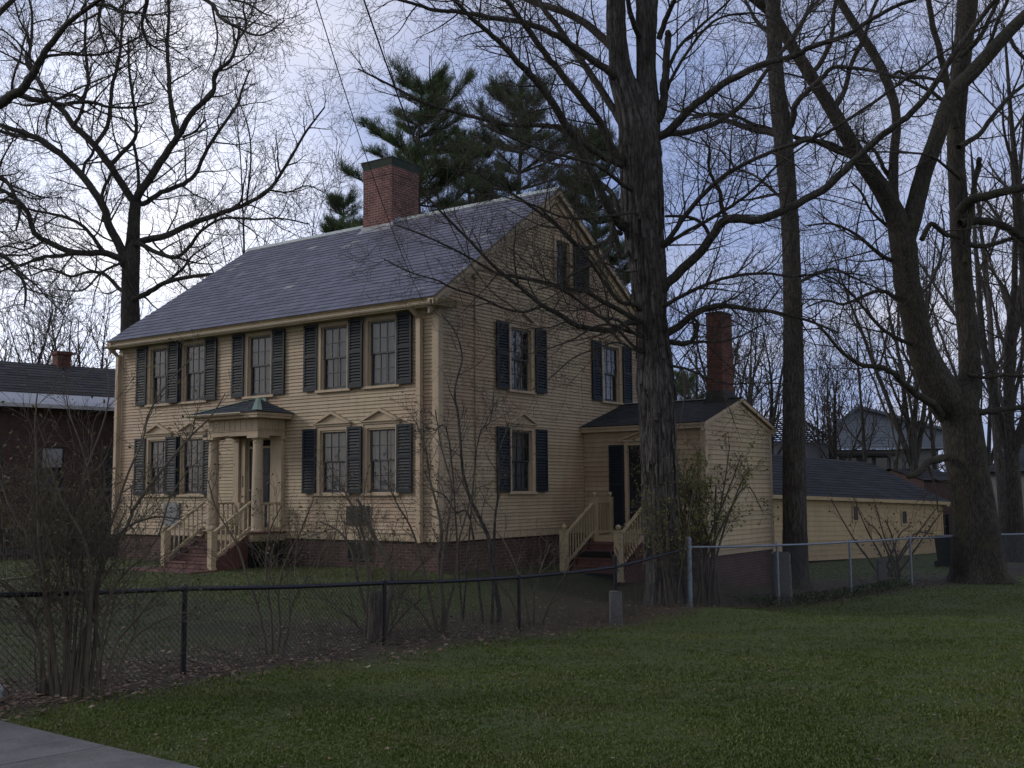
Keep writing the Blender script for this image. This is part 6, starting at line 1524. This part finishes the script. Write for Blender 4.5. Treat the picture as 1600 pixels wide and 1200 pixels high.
# long low garage: eave line traced near and far
def garage():
    nA = W(1208,773,38.5); nB = W(1471,784,47.5)            # eave ends
    gA = W(1208,879,38.5); gB = W(1466,866,47.5)
    base = (nA[0],nA[1],gA[2]); t = empty('garage', base, 0, 'long low yellow garage with a dark roof and tiny windows behind the steel fence', 'garage')
    d = (nB-nA)[:2]; Lg = np.linalg.norm(d); d = d/Lg; nb = np.array([-d[1],d[0]]); nb = nb if nb[1] > 0 else -nb    # back direction
    A2 = nA[:2]-d*6.0; ez0 = nA[2]-(nB[2]-nA[2])/Lg*6.0*0; 
    def pt(s, w_, z): q = nA[:2]+d*s+nb*w_; return (q[0]-base[0], q[1]-base[1], z-base[2])
    ez = lambda s: nA[2]+(nB[2]-nA[2])*max(s,0)/Lg
    gz = lambda s: gA[2]+(gB[2]-gA[2])*max(s,0)/Lg
    mb = MB(); ss = [-6+ (Lg+6)*i/10 for i in range(11)]; rows = 13
    for i in range(10):
        for k in range(rows):
            s0_, s1_ = ss[i], ss[i+1]
            za = lambda s: gz(s)+(ez(s)-gz(s))*k/rows; zb = lambda s: gz(s)+(ez(s)-gz(s))*(k+1)/rows
            mb.quad(pt(s0_,-.018,za(s0_)),pt(s1_,-.018,za(s1_)),pt(s1_,-.002,zb(s1_)),pt(s0_,-.002,zb(s0_)))
    mb.quad(pt(Lg,0,gz(Lg)),pt(Lg,7,gz(Lg)),pt(Lg,7,ez(Lg)),pt(Lg,0,ez(Lg))); rh = 1.75; mb.poly([pt(Lg,0,ez(Lg)),pt(Lg,7,ez(Lg)),pt(Lg,3.5,ez(Lg)+rh)])
    mb.quad(pt(-6,7,gz(0)),pt(Lg,7,gz(Lg)),pt(Lg,7,ez(Lg)),pt(-6,7,ez(0))); mb.quad(pt(-6,0,gz(0)),pt(-6,7,gz(0)),pt(-6,7,ez(0)),pt(-6,0,ez(0)))
    mb.build('wall', M['garage'], t)
    r = MB(); o_ = .25; k = 15; S = sqrt((3.5+o_)**2+rh**2)
    for side in (0,1):
        for j in range(k):
            u0, u1 = j/k, (j+1)/k
            n_ = 26
            for i in range(n_):
                a, b_ = -6.2+(Lg+6.5)*i/n_, -6.2+(Lg+6.5)*(i+1)/n_
                def rp(s, u, h):
                    w_ = -o_+(3.5+o_)*u; w_ = w_ if side == 0 else 7-w_; return pt(s, w_, ez(min(s,Lg))-.02+(rh+.05)*u+h)
                r.quad(rp(a,u0,.03),rp(b_,u0,.03),rp(b_,u1,.012),rp(a,u1,.012)); r.quad(rp(a,u0,.0),rp(b_,u0,.0),rp(b_,u0,.03),rp(a,u0,.03))
    r.build('roof', M['shingle'], t)
    f = MB()
    for i in range(10):
        a, b_ = ss[i], ss[i+1]+(.3 if i == 9 else 0)
        f.hexa([pt(a,-.26,ez(a)-.13),pt(b_,-.26,ez(b_)-.13),pt(b_,-.22,ez(b_)-.13),pt(a,-.22,ez(a)-.13),pt(a,-.26,ez(a)+.0),pt(b_,-.26,ez(b_)+.0),pt(b_,-.22,ez(b_)+.0),pt(a,-.22,ez(a)+.0)])
        f.quad(pt(a,-.22,ez(a)-.12),pt(b_,-.22,ez(b_)-.12),pt(b_,-.0,ez(b_)-.12),pt(a,-.0,ez(a)-.12))
        f.hexa([pt(a,-.03,ez(a)-.32),pt(b_ if i<9 else Lg,-.03,ez(b_)-.32),pt(b_ if i<9 else Lg,-.019,ez(b_)-.32),pt(a,-.019,ez(a)-.32),pt(a,-.03,ez(a)-.12),pt(b_ if i<9 else Lg,-.03,ez(b_)-.12),pt(b_ if i<9 else Lg,-.019,ez(b_)-.12),pt(a,-.019,ez(a)-.12)])
    f.hexa([pt(Lg-.1,-.03,gz(Lg)),pt(Lg+.03,-.03,gz(Lg)),pt(Lg+.03,.05,gz(Lg)),pt(Lg-.1,.05,gz(Lg)),pt(Lg-.1,-.03,ez(Lg)-.1),pt(Lg+.03,-.03,ez(Lg)-.1),pt(Lg+.03,.05,ez(Lg)-.1),pt(Lg-.1,.05,ez(Lg)-.1)])
    for (wa,wb,db,dt) in ((-.25,3.5,0,1),(7.25,3.5,0,1)):
        f.hexa([pt(Lg+.0,wa,ez(Lg)-.2),pt(Lg+.3,wa,ez(Lg)-.2),pt(Lg+.3,wb,ez(Lg)+rh-.2),pt(Lg,wb,ez(Lg)+rh-.2),pt(Lg,wa,ez(Lg)-.03),pt(Lg+.3,wa,ez(Lg)-.03),pt(Lg+.3,wb,ez(Lg)+rh-.03),pt(Lg,wb,ez(Lg)+rh-.03)])
    f.build('trim_board', M['garage'], t)
    dd = np.array([0,0,1.])
    for (x0,x1,y0,y1) in ((1329,1336,791,813),(1405,1412,799,818),(1222,1228,789,812)):
        def sat(px):  # distance along wall for pixel
            lo, hi = -6, Lg
            for _ in range(40):
                m_ = (lo+hi)/2; q = nA[:2]+d*m_
                if 800+F*q[0]/(q[1]*cp) < px: lo = m_
                else: hi = m_
            return lo
        s0_, s1_ = sat(x0), sat(x1); q = nA[:2]+d*(s0_+s1_)/2; z1, z0 = W(x0,y0,q[1])[2], W(x0,y1,q[1])[2]
        w_ = MB(); w_.hexa([pt(s0_,-.03,z0),pt(s1_,-.03,z0),pt(s1_,-.012,z0),pt(s0_,-.012,z0),pt(s0_,-.03,z1),pt(s1_,-.03,z1),pt(s1_,-.012,z1),pt(s0_,-.012,z1)])
        wo = w_.build('window', M['sash'], t)
        f2 = MB()
        for (a,b_,za,zb) in ((s0_-.07,s0_,z0-.07,z1+.07),(s1_,s1_+.07,z0-.07,z1+.07),(s0_,s1_,z1,z1+.07),(s0_,s1_,z0-.07,z0)):
            f2.hexa([pt(a,-.05,za),pt(b_,-.05,za),pt(b_,-.01,za),pt(a,-.01,za),pt(a,-.05,zb),pt(b_,-.05,zb),pt(b_,-.01,zb),pt(a,-.01,zb)])
        f2.build('frame', M['garage'], wo)
M['garage'] = paint('garage_paint', (.49,.38,.235), .65, .06, .18, isl=.05)
garage()
def facade(name, label, A, B, zb, zt, wins, wallmat, roofmat, depth, rise, over=.4, roofdir='back', cat='building', trim='trim', winmat='sash', extra=None):
    """gabled building: front wall A-B (world xy), ridge parallel to it, 'depth' metres deep"""
    A = np.array(A,float); B = np.array(B,float); Lw = np.linalg.norm(B-A); d = (B-A)/Lw; nb = np.array([-d[1],d[0]]); nb = nb if nb[1] > 0 else -nb
    rz = math.atan2(d[1],d[0]); t = empty(name, (A[0],A[1],zb), rz, label, cat); s = 1 if (-d[1]*nb[0]+d[0]*nb[1]) > 0 else -1; h = zt-zb
    w_ = MB(); holes = [(x0,x1,z0,z1) for x0,x1,z0,z1 in wins]
    shell(w_, (0,0),(Lw,0), 0, h, holes, 0, (0,-1)); w_.quad((0,0,0),(0,depth,0),(0,depth,h),(0,0,h)); w_.quad((Lw,0,0),(Lw,depth,0),(Lw,depth,h),(Lw,0,h)); w_.quad((0,depth,0),(Lw,depth,0),(Lw,depth,h),(0,depth,h))
    for x in (0,Lw): w_.poly([(x,0,h),(x,depth,h),(x,depth/2,h+rise)])
    w_.build('wall', M[wallmat], t)
    r = MB(); slates(r,-over,Lw+over,-over,h-over*rise*2/depth+.02,depth/2,h+rise+.02,.35,.5,.9,.02,seed=2); slates(r,-over,Lw+over,depth+over,h-over*rise*2/depth+.02,depth/2,h+rise+.02,.35,.5,.9,.02,seed=3)
    r.quad((-over,-over,h-over*rise*2/depth-.02),(Lw+over,-over,h-over*rise*2/depth-.02),(Lw+over,depth/2,h+rise-.02),(-over,depth/2,h+rise-.02)); r.quad((-over,depth+over,h-over*rise*2/depth-.02),(Lw+over,depth+over,h-over*rise*2/depth-.02),(Lw+over,depth/2,h+rise-.02),(-over,depth/2,h+rise-.02))
    ro = r.build('roof', M[roofmat], t)
    for x0,x1,z0,z1 in wins:
        g = MB(); g.box(x0,x1,.09,.10,z0,z1); wo = g.build('window', M['winglass'], t)
        f = MB(); e = .05; f.box(x0,x0+e,.03,.09,z0,z1); f.box(x1-e,x1,.03,.09,z0,z1); f.box(x0+e,x1-e,.03,.09,z1-e,z1); f.box(x0+e,x1-e,.03,.09,z0,z0+e); zm = (z0+z1)/2; f.box(x0+e,x1-e,.05,.09,zm-.025,zm+.025)
        xm = (x0+x1)/2; f.box(xm-.015,xm+.015,.06,.09,z0+e,zm-.025); f.box(xm-.015,xm+.015,.06,.09,zm+.025,z1-e); f.build('frame', M[winmat], wo)
        sl = MB(); sl.box(x0-.1,x1+.1,-.08,.0,z0-.12,z0); sl.build('sill', M['stone'], wo)
    return t, Lw, h
def wg():
    m, nt, b, _ = newmat('far_window_glass'); b.inputs['Base Color'].default_value = (.03,.033,.04,1); b.inputs['Roughness'].default_value = .08; b.inputs['Specular IOR Level'].default_value = .8; return m
M['winglass'] = wg(); M['snow'] = simple('white_gutter_paint', (.42,.44,.50), .5, 0, .05, 4); M['greywall'] = simple('grey_clapboard', (.20,.205,.215), .8, 0, .1, 3); M['metalroof'] = slatemat('metal_roof', (.18,.21,.27), .9, False); M['palewall'] = simple('pale_wall', (.22,.23,.28), .8, 0, .1, 2)
M['bluewall'] = simple('blue_grey_siding', (.27,.32,.41), .7, 0, .1, 2); M['redwall'] = simple('red_brown_wall', (.07,.042,.046), .9, 0, .2, 3); M['shade'] = simple('white_blind', (.30,.31,.36), .8, 0, .08, 3)
# brick building at left: front wall runs from beyond the left edge to behind the house
D0, D1 = 38.0, 44.0
A = W(-120,600,D0)[:2]; B = W(250,600,D1)[:2]
zt = W(0,623,D0+1.7)[2]; zb = -.75
t, Lw, h = facade('brick_building', 'dark brick building with a white gutter and low grey roof at the left edge', A, B, zb, zt, [(4.55-.42,4.55+.42,2.65,4.2),(4.55-.42,4.55+.42,.55,2.1),(7.0-.42,7.0+.42,2.65,4.2),(7.0-.42,7.0+.42,.55,2.1),(1.9,2.74,2.65,4.2),(1.9,2.74,.55,2.1)], 'oldbrick', 'brownroof', 9, 1.9, .45, winmat='sash')
g = MB(); g.hexa([(-.5,-.62,h-.30),(Lw+.5,-.62,h-.30),(Lw+.5,-.02,h-.18),(-.5,-.02,h-.18),(-.5,-.62,h-.16),(Lw+.5,-.62,h-.16),(Lw+.5,-.35,h+.0),(-.5,-.35,h+.0)]); g.build('gutter', M['snow'], t)
g = MB(); g.hexa([(-.45,-.40,h-.145),(Lw+.45,-.40,h-.145),(Lw+.45,.55,h+.28),(-.45,.55,h+.28),(-.45,-.40,h-.105),(Lw+.45,-.40,h-.105),(Lw+.45,.55,h+.32),(-.45,.55,h+.32)]); g.build('snow_guard', M['snow'], t)
sb = MB(); sb.box(4.19,4.91,.05,.085,3.42,4.14); sb.build('window_blind', M['shade'], t)
sb = MB(); sb.box(-.03,Lw+.03,-.08,-.005,-.6,.45); sb.build('foundation', M['stone'], t)
c = MB(); c.box(6.2,6.75,4.2,4.8,h+1.2,h+2.35); c.box(6.14,6.81,4.14,4.86,h+2.35,h+2.48); ch_ = c.build('chimney', M['chim2'], t)
c = MB(); c.box(9.0,9.12,2.0,2.12,h+.4,h+2.2); c.box(8.94,9.18,1.94,2.18,h+2.2,h+2.3); c.build('vent_pipe', M['cable'], t)
# low dark iron fence line in front of the brick building
o = G(40,35.5); lf = empty('iron_fence', tuple(o), 0, 'low dark iron railing in front of the brick building at far left', 'fence')
mb = MB(); pa, pb = G(-80,34.5), G(190,36.5); n = 60
za, zb2 = W(-80,828,34.5)[2], W(190,829,36.5)[2]
def q_(u, z): return (pa[0]+(pb[0]-pa[0])*u-o[0], pa[1]+(pb[1]-pa[1])*u-o[1], z-o[2])
mb.beam(q_(0,za),q_(1,zb2),.03,.04); mb.beam(q_(0,pa[2]+.15),q_(1,pb[2]+.15),.03,.04); mb.build('rail', M['black'], lf)
for i in range(n+1):
    u = i/n; zz = za+(zb2-za)*u; g0 = pa[2]+(pb[2]-pa[2])*u; w_ = .022 if i%10 else .05
    x,y,_ = q_(u,0); mb = MB(); mb.box(x-w_/2,x+w_/2,y-w_/2,y+w_/2,g0-.1-o[2],zz-o[2]); mb.build('picket' if i%10 else 'post', M['black'], lf)
# grey building with a big asymmetric gable facing us
DG = 68; base = W(1300,700,DG); o = (base[0],base[1],-1.5); t = empty('grey_building', o, 0, 'large blue grey building with a wide lopsided gable rising above the garage roof', 'building')
prof = [(1298,702),(1298,669),(1339,638),(1476,674),(1476,702)]; P3 = [W(x,y,DG)-np.array(o) for x,y in prof]; bk = np.array([6,26,0.])
mb = MB(); zs = np.linspace(P3[0][2], P3[2][2]-.05, 15); xl, xr = P3[0][0], P3[3][0]
def lim(z):
    a = xl if z < P3[1][2] else xl+(P3[2][0]-xl)*(z-P3[1][2])/(P3[2][2]-P3[1][2]); b_ = xr if z < P3[3][2] else xr+(P3[2][0]-xr)*(z-P3[3][2])/(P3[2][2]-P3[3][2]); return a, b_
for k in range(14):
    a0,b0 = lim(zs[k]); a1,b1 = lim(zs[k+1]); y0 = P3[0][1]; mb.quad((a0,y0-.05,zs[k]),(b0,y0-.05,zs[k]),(b1,y0,zs[k+1]),(a1,y0,zs[k+1])); mb.quad((a0,y0,zs[k]),(b0,y0,zs[k]),(b0,y0-.05,zs[k]),(a0,y0-.05,zs[k]))
mb.quad(P3[0],P3[1],P3[1]+bk,P3[0]+bk); mb.quad(P3[3],P3[4],P3[4]+bk,P3[3]+bk); mb.build('wall', M['bluewall'], t)
mb = MB(); up = np.array([0,0,.18]); fr = np.array([0,-.35,0])
for a_, b_ in ((P3[1],P3[2]),(P3[2],P3[3])): mb.hexa([a_+fr,b_+fr,b_+bk,a_+bk,a_+fr+up,b_+fr+up,b_+bk+up,a_+bk+up])
mb.build('roof', M['metalroof'], t)
mb = MB(); mb.box(xl+.6,xr-.3,P3[0][1]+.4,P3[0][1]+9,0,P3[0][2]-.02); mb.build('lower_wall', M['greywall'], t)
mb = MB(); mb.box(xl-.2,xr*.55,P3[0][1]-1.0,P3[0][1]+.3,P3[0][2]-.45,P3[0][2]-.3); mb.build('canopy', M['cable'], t)
for k in range(5):
    mb = MB(); x = xl+1.0+k*.95; mb.box(x,x+.7,P3[0][1]+.36,P3[0][1]+.40,P3[0][2]-1.3,P3[0][2]-.55); wo = mb.build('window', M['winglass'], t)
    f = MB(); f.box(x-.06,x,P3[0][1]+.33,P3[0][1]+.41,P3[0][2]-1.36,P3[0][2]-.5); f.box(x+.7,x+.76,P3[0][1]+.33,P3[0][1]+.41,P3[0][2]-1.36,P3[0][2]-.5); f.build('frame', M['palewall'], wo)
# building with the slatted roof screen
A = W(1190,700,60)[:2]; B = W(1306,700,64)[:2]; zt = W(1190,688,60)[2]
o = (A[0],A[1],-1.4); d = (B-A)/np.linalg.norm(B-A); Lw = np.linalg.norm(B-A); t = empty('slatted_building', o, math.atan2(d[1],d[0]), 'pale walled building topped by a dark slatted roof screen, right of the wing gable', 'building')
mb = MB(); mb.box(0,Lw,0,6,0,zt+1.4); mb.build('wall', M['palewall'], t)
s_ = MB(); hh = zt+1.4
for k in range(11): s_.box(-.2,Lw-.1*k,.15*k-.3,.15*k-.2,hh+.02+k*.125,hh+.08+k*.125)
for k in range(14):
    x = Lw*k/13-.0; s_.beam((min(x,Lw-.1),-.2,hh),(min(x,Lw-1.1),1.4,hh+1.35),.06,.06,(1,0,0))
s_.build('slat_screen', M['cable'], t)
# red brown house behind the garage end
A = W(1444,760,56)[:2]; B = W(1510,760,58)[:2]; zt = W(1444,750,56)[2]
facade('red_house', 'dull red house partly hidden behind the far end of the garage', A, B, -1.5, zt, [(.6,1.3,.5,1.8),(1.4,1.9,.5,1.8)], 'redwall', 'shingle', 4, .6, .1)
# grey clapboard house at right edge
A = W(1548,740,50)[:2]; B = W(1690,740,47)[:2]; zt = W(1548,735,50)[2]
t, Lw, h = facade('clapboard_house', 'grey clapboard house with a dark roof at the right edge behind the trees', A, B, -1.35, zt, [(3.2,4.0,1.0,2.2)], 'greywall', 'shingle', 8, 1.25, .3)
c = MB(); 
for k in range(int(h/.16)):
    z = k*.16
    for (a,b_) in (((0,Lw),) if not (.9 < z < 2.25) else ((0,3.1),(4.1,Lw))): c.hexa([(a,-.03,z),(b_,-.03,z),(b_,-.0,z),(a,-.0,z),(a,-.012,z+.155),(b_,-.012,z+.155),(b_,-.0,z+.155),(a,-.0,z+.155)])
c.build('clapboards', M['greywall'], t)

# ------------------------------------------------------------------ service wires
def wire(name, pts, r, label, sag=.25):
    mb = MB(); P_ = []
    a, b_ = np.array(pts[0]), np.array(pts[1])
    for i in range(25):
        u = i/24; p = a+(b_-a)*u; P_.append(p-np.array([0,0,sag*4*u*(1-u)]))
    mb.tube(P_, r, 6); tag(mb.build(name, M['cable']), label, 'wire')
def hw_(x,y,z): q = h2w(x,y); return np.array([q[0],q[1],z+ZF])
wire('service_wire', [hw_(.12,1.21,5.70), W(430,-420,7.0)], .009, 'thicker service wire running from the gable conduit up past the chimney to the top edge', .5)
wire('service_wire', [hw_(-.1,-.38,4.9), W(395,-330,8.0)], .006, 'thinner wire leaving the top edge further left and crossing the sky toward the roof', .35)
EXPOSURE = 0

# ------------------------------------------------------------------ camera, world, light
cam = bpy.data.cameras.new('camera'); co = bpy.data.objects.new('camera', cam); COL.objects.link(co); scene.camera = co
cam.sensor_width = 36; cam.lens = F*36/1600; cam.clip_end = 5000; cam.clip_start = .1
from mathutils import Matrix, Vector
R0 = Vector((1,0,0)); U0 = Vector((0,-sp,cp)); Fw = Vector((0,cp,sp))
R1 = R0*cr-U0*sr; U1 = R0*sr+U0*cr
co.matrix_world = Matrix(((R1.x,U1.x,-Fw.x,0),(R1.y,U1.y,-Fw.y,0),(R1.z,U1.z,-Fw.z,CAMZ),(0,0,0,1)))
SUN_EL, SUN_AZ = radians(26), radians(-84)   # azimuth from +Y, negative = left
wd = bpy.data.worlds.new('World'); scene.world = wd; wd.use_nodes = True; nt = wd.node_tree
bg = nt.nodes['Background']; bg.inputs[1].default_value = .1
sky = nt.nodes.new('ShaderNodeTexSky'); sky.sky_type = 'NISHITA'; sky.sun_disc = False; sky.sun_elevation = SUN_EL; sky.sun_rotation = SUN_AZ
sky.dust_density = 1.5
tc = nt.nodes.new('ShaderNodeTexCoord'); nrm = nt.nodes.new('ShaderNodeVectorMath'); nrm.operation = 'NORMALIZE'; nt.links.new(tc.outputs['Generated'], nrm.inputs[0])
sep = nt.nodes.new('ShaderNodeSeparateXYZ'); nt.links.new(nrm.outputs[0], sep.inputs[0])
# project onto a cloud layer so that cloud banks flatten toward the horizon
zc = N(nt,'ShaderNodeMath',_operation='MAXIMUM'); nt.links.new(sep.outputs[2], zc.inputs[0]); zc.inputs[1].default_value = 0
za = N(nt,'ShaderNodeMath',_operation='ADD'); nt.links.new(zc.outputs[0], za.inputs[0]); za.inputs[1].default_value = .22
dv = nt.nodes.new('ShaderNodeVectorMath'); dv.operation = 'DIVIDE'; nt.links.new(nrm.outputs[0], dv.inputs[0])
cb = nt.nodes.new('ShaderNodeCombineXYZ'); [nt.links.new(za.outputs[0], cb.inputs[i]) for i in range(3)]; nt.links.new(cb.outputs[0], dv.inputs[1])
n1 = noise(nt, dv.outputs[0], 1.25, 5, .5); n2 = noise(nt, dv.outputs[0], .9, 4, .5)
GLOW = (-.36,.92,.17)
dt = nt.nodes.new('ShaderNodeVectorMath'); dt.operation = 'DOT_PRODUCT'; nt.links.new(nrm.outputs[0], dt.inputs[0]); g_ = Vector(GLOW).normalized(); dt.inputs[1].default_value = g_
K = 10
cloud = ramp(nt, n1, [(.38,(.25,.33,.61)),(.48,(.34,.42,.69)),(.57,(.46,.52,.75)),(.72,(.78,.79,.92))])
gl_ = ramp(nt, dt.outputs['Value'], [(.925,(0,0,0)),(.965,(.22,.22,.22)),(.988,(1,1,1))])
gm = mix(nt, 1.0, gl_, ramp(nt, n2, [(.3,(.55,.55,.55)),(.6,(1.2,1.2,1.2))]), 'MULTIPLY')
bh = ramp(nt, sep.outputs[1], [(.0,(1,1,1)),(.55,(0,0,0))])     # unseen sky behind the viewer, added as neutral overcast to light the house front
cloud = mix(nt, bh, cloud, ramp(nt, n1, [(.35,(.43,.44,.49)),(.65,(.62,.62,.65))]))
cl2 = mix(nt, 1.0, cloud, mix(nt, 1.0, gm, (.55,.54,.52), 'MULTIPLY'), 'ADD')
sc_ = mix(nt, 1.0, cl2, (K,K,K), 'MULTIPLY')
for nn in nt.nodes:
    if nn.type == 'MIX': nn.clamp_result = False
fin = mix(nt, .12, sc_, sky.outputs[0])
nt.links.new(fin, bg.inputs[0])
sl = bpy.data.lights.new('sun','SUN'); sl.energy = .9; sl.angle = radians(14); sl.color = (1,.92,.80)
so = bpy.data.objects.new('sun', sl); COL.objects.link(so)
SL_EL, SL_AZ = SUN_EL, SUN_AZ
dvec = Vector((sin(SL_AZ)*cos(SL_EL), cos(SL_AZ)*cos(SL_EL), sin(SL_EL)))
so.rotation_euler = (dvec).to_track_quat('Z','Y').to_euler(); so.location = (0,0,30)
scene.view_settings.view_transform = 'Standard'; scene.view_settings.look = 'None'; scene.view_settings.exposure = .08; scene.view_settings.gamma = 1
scene.cycles.max_bounces = 6; scene.cycles.diffuse_bounces = 3; scene.cycles.transparent_max_bounces = 12; scene.cycles.use_denoising = True
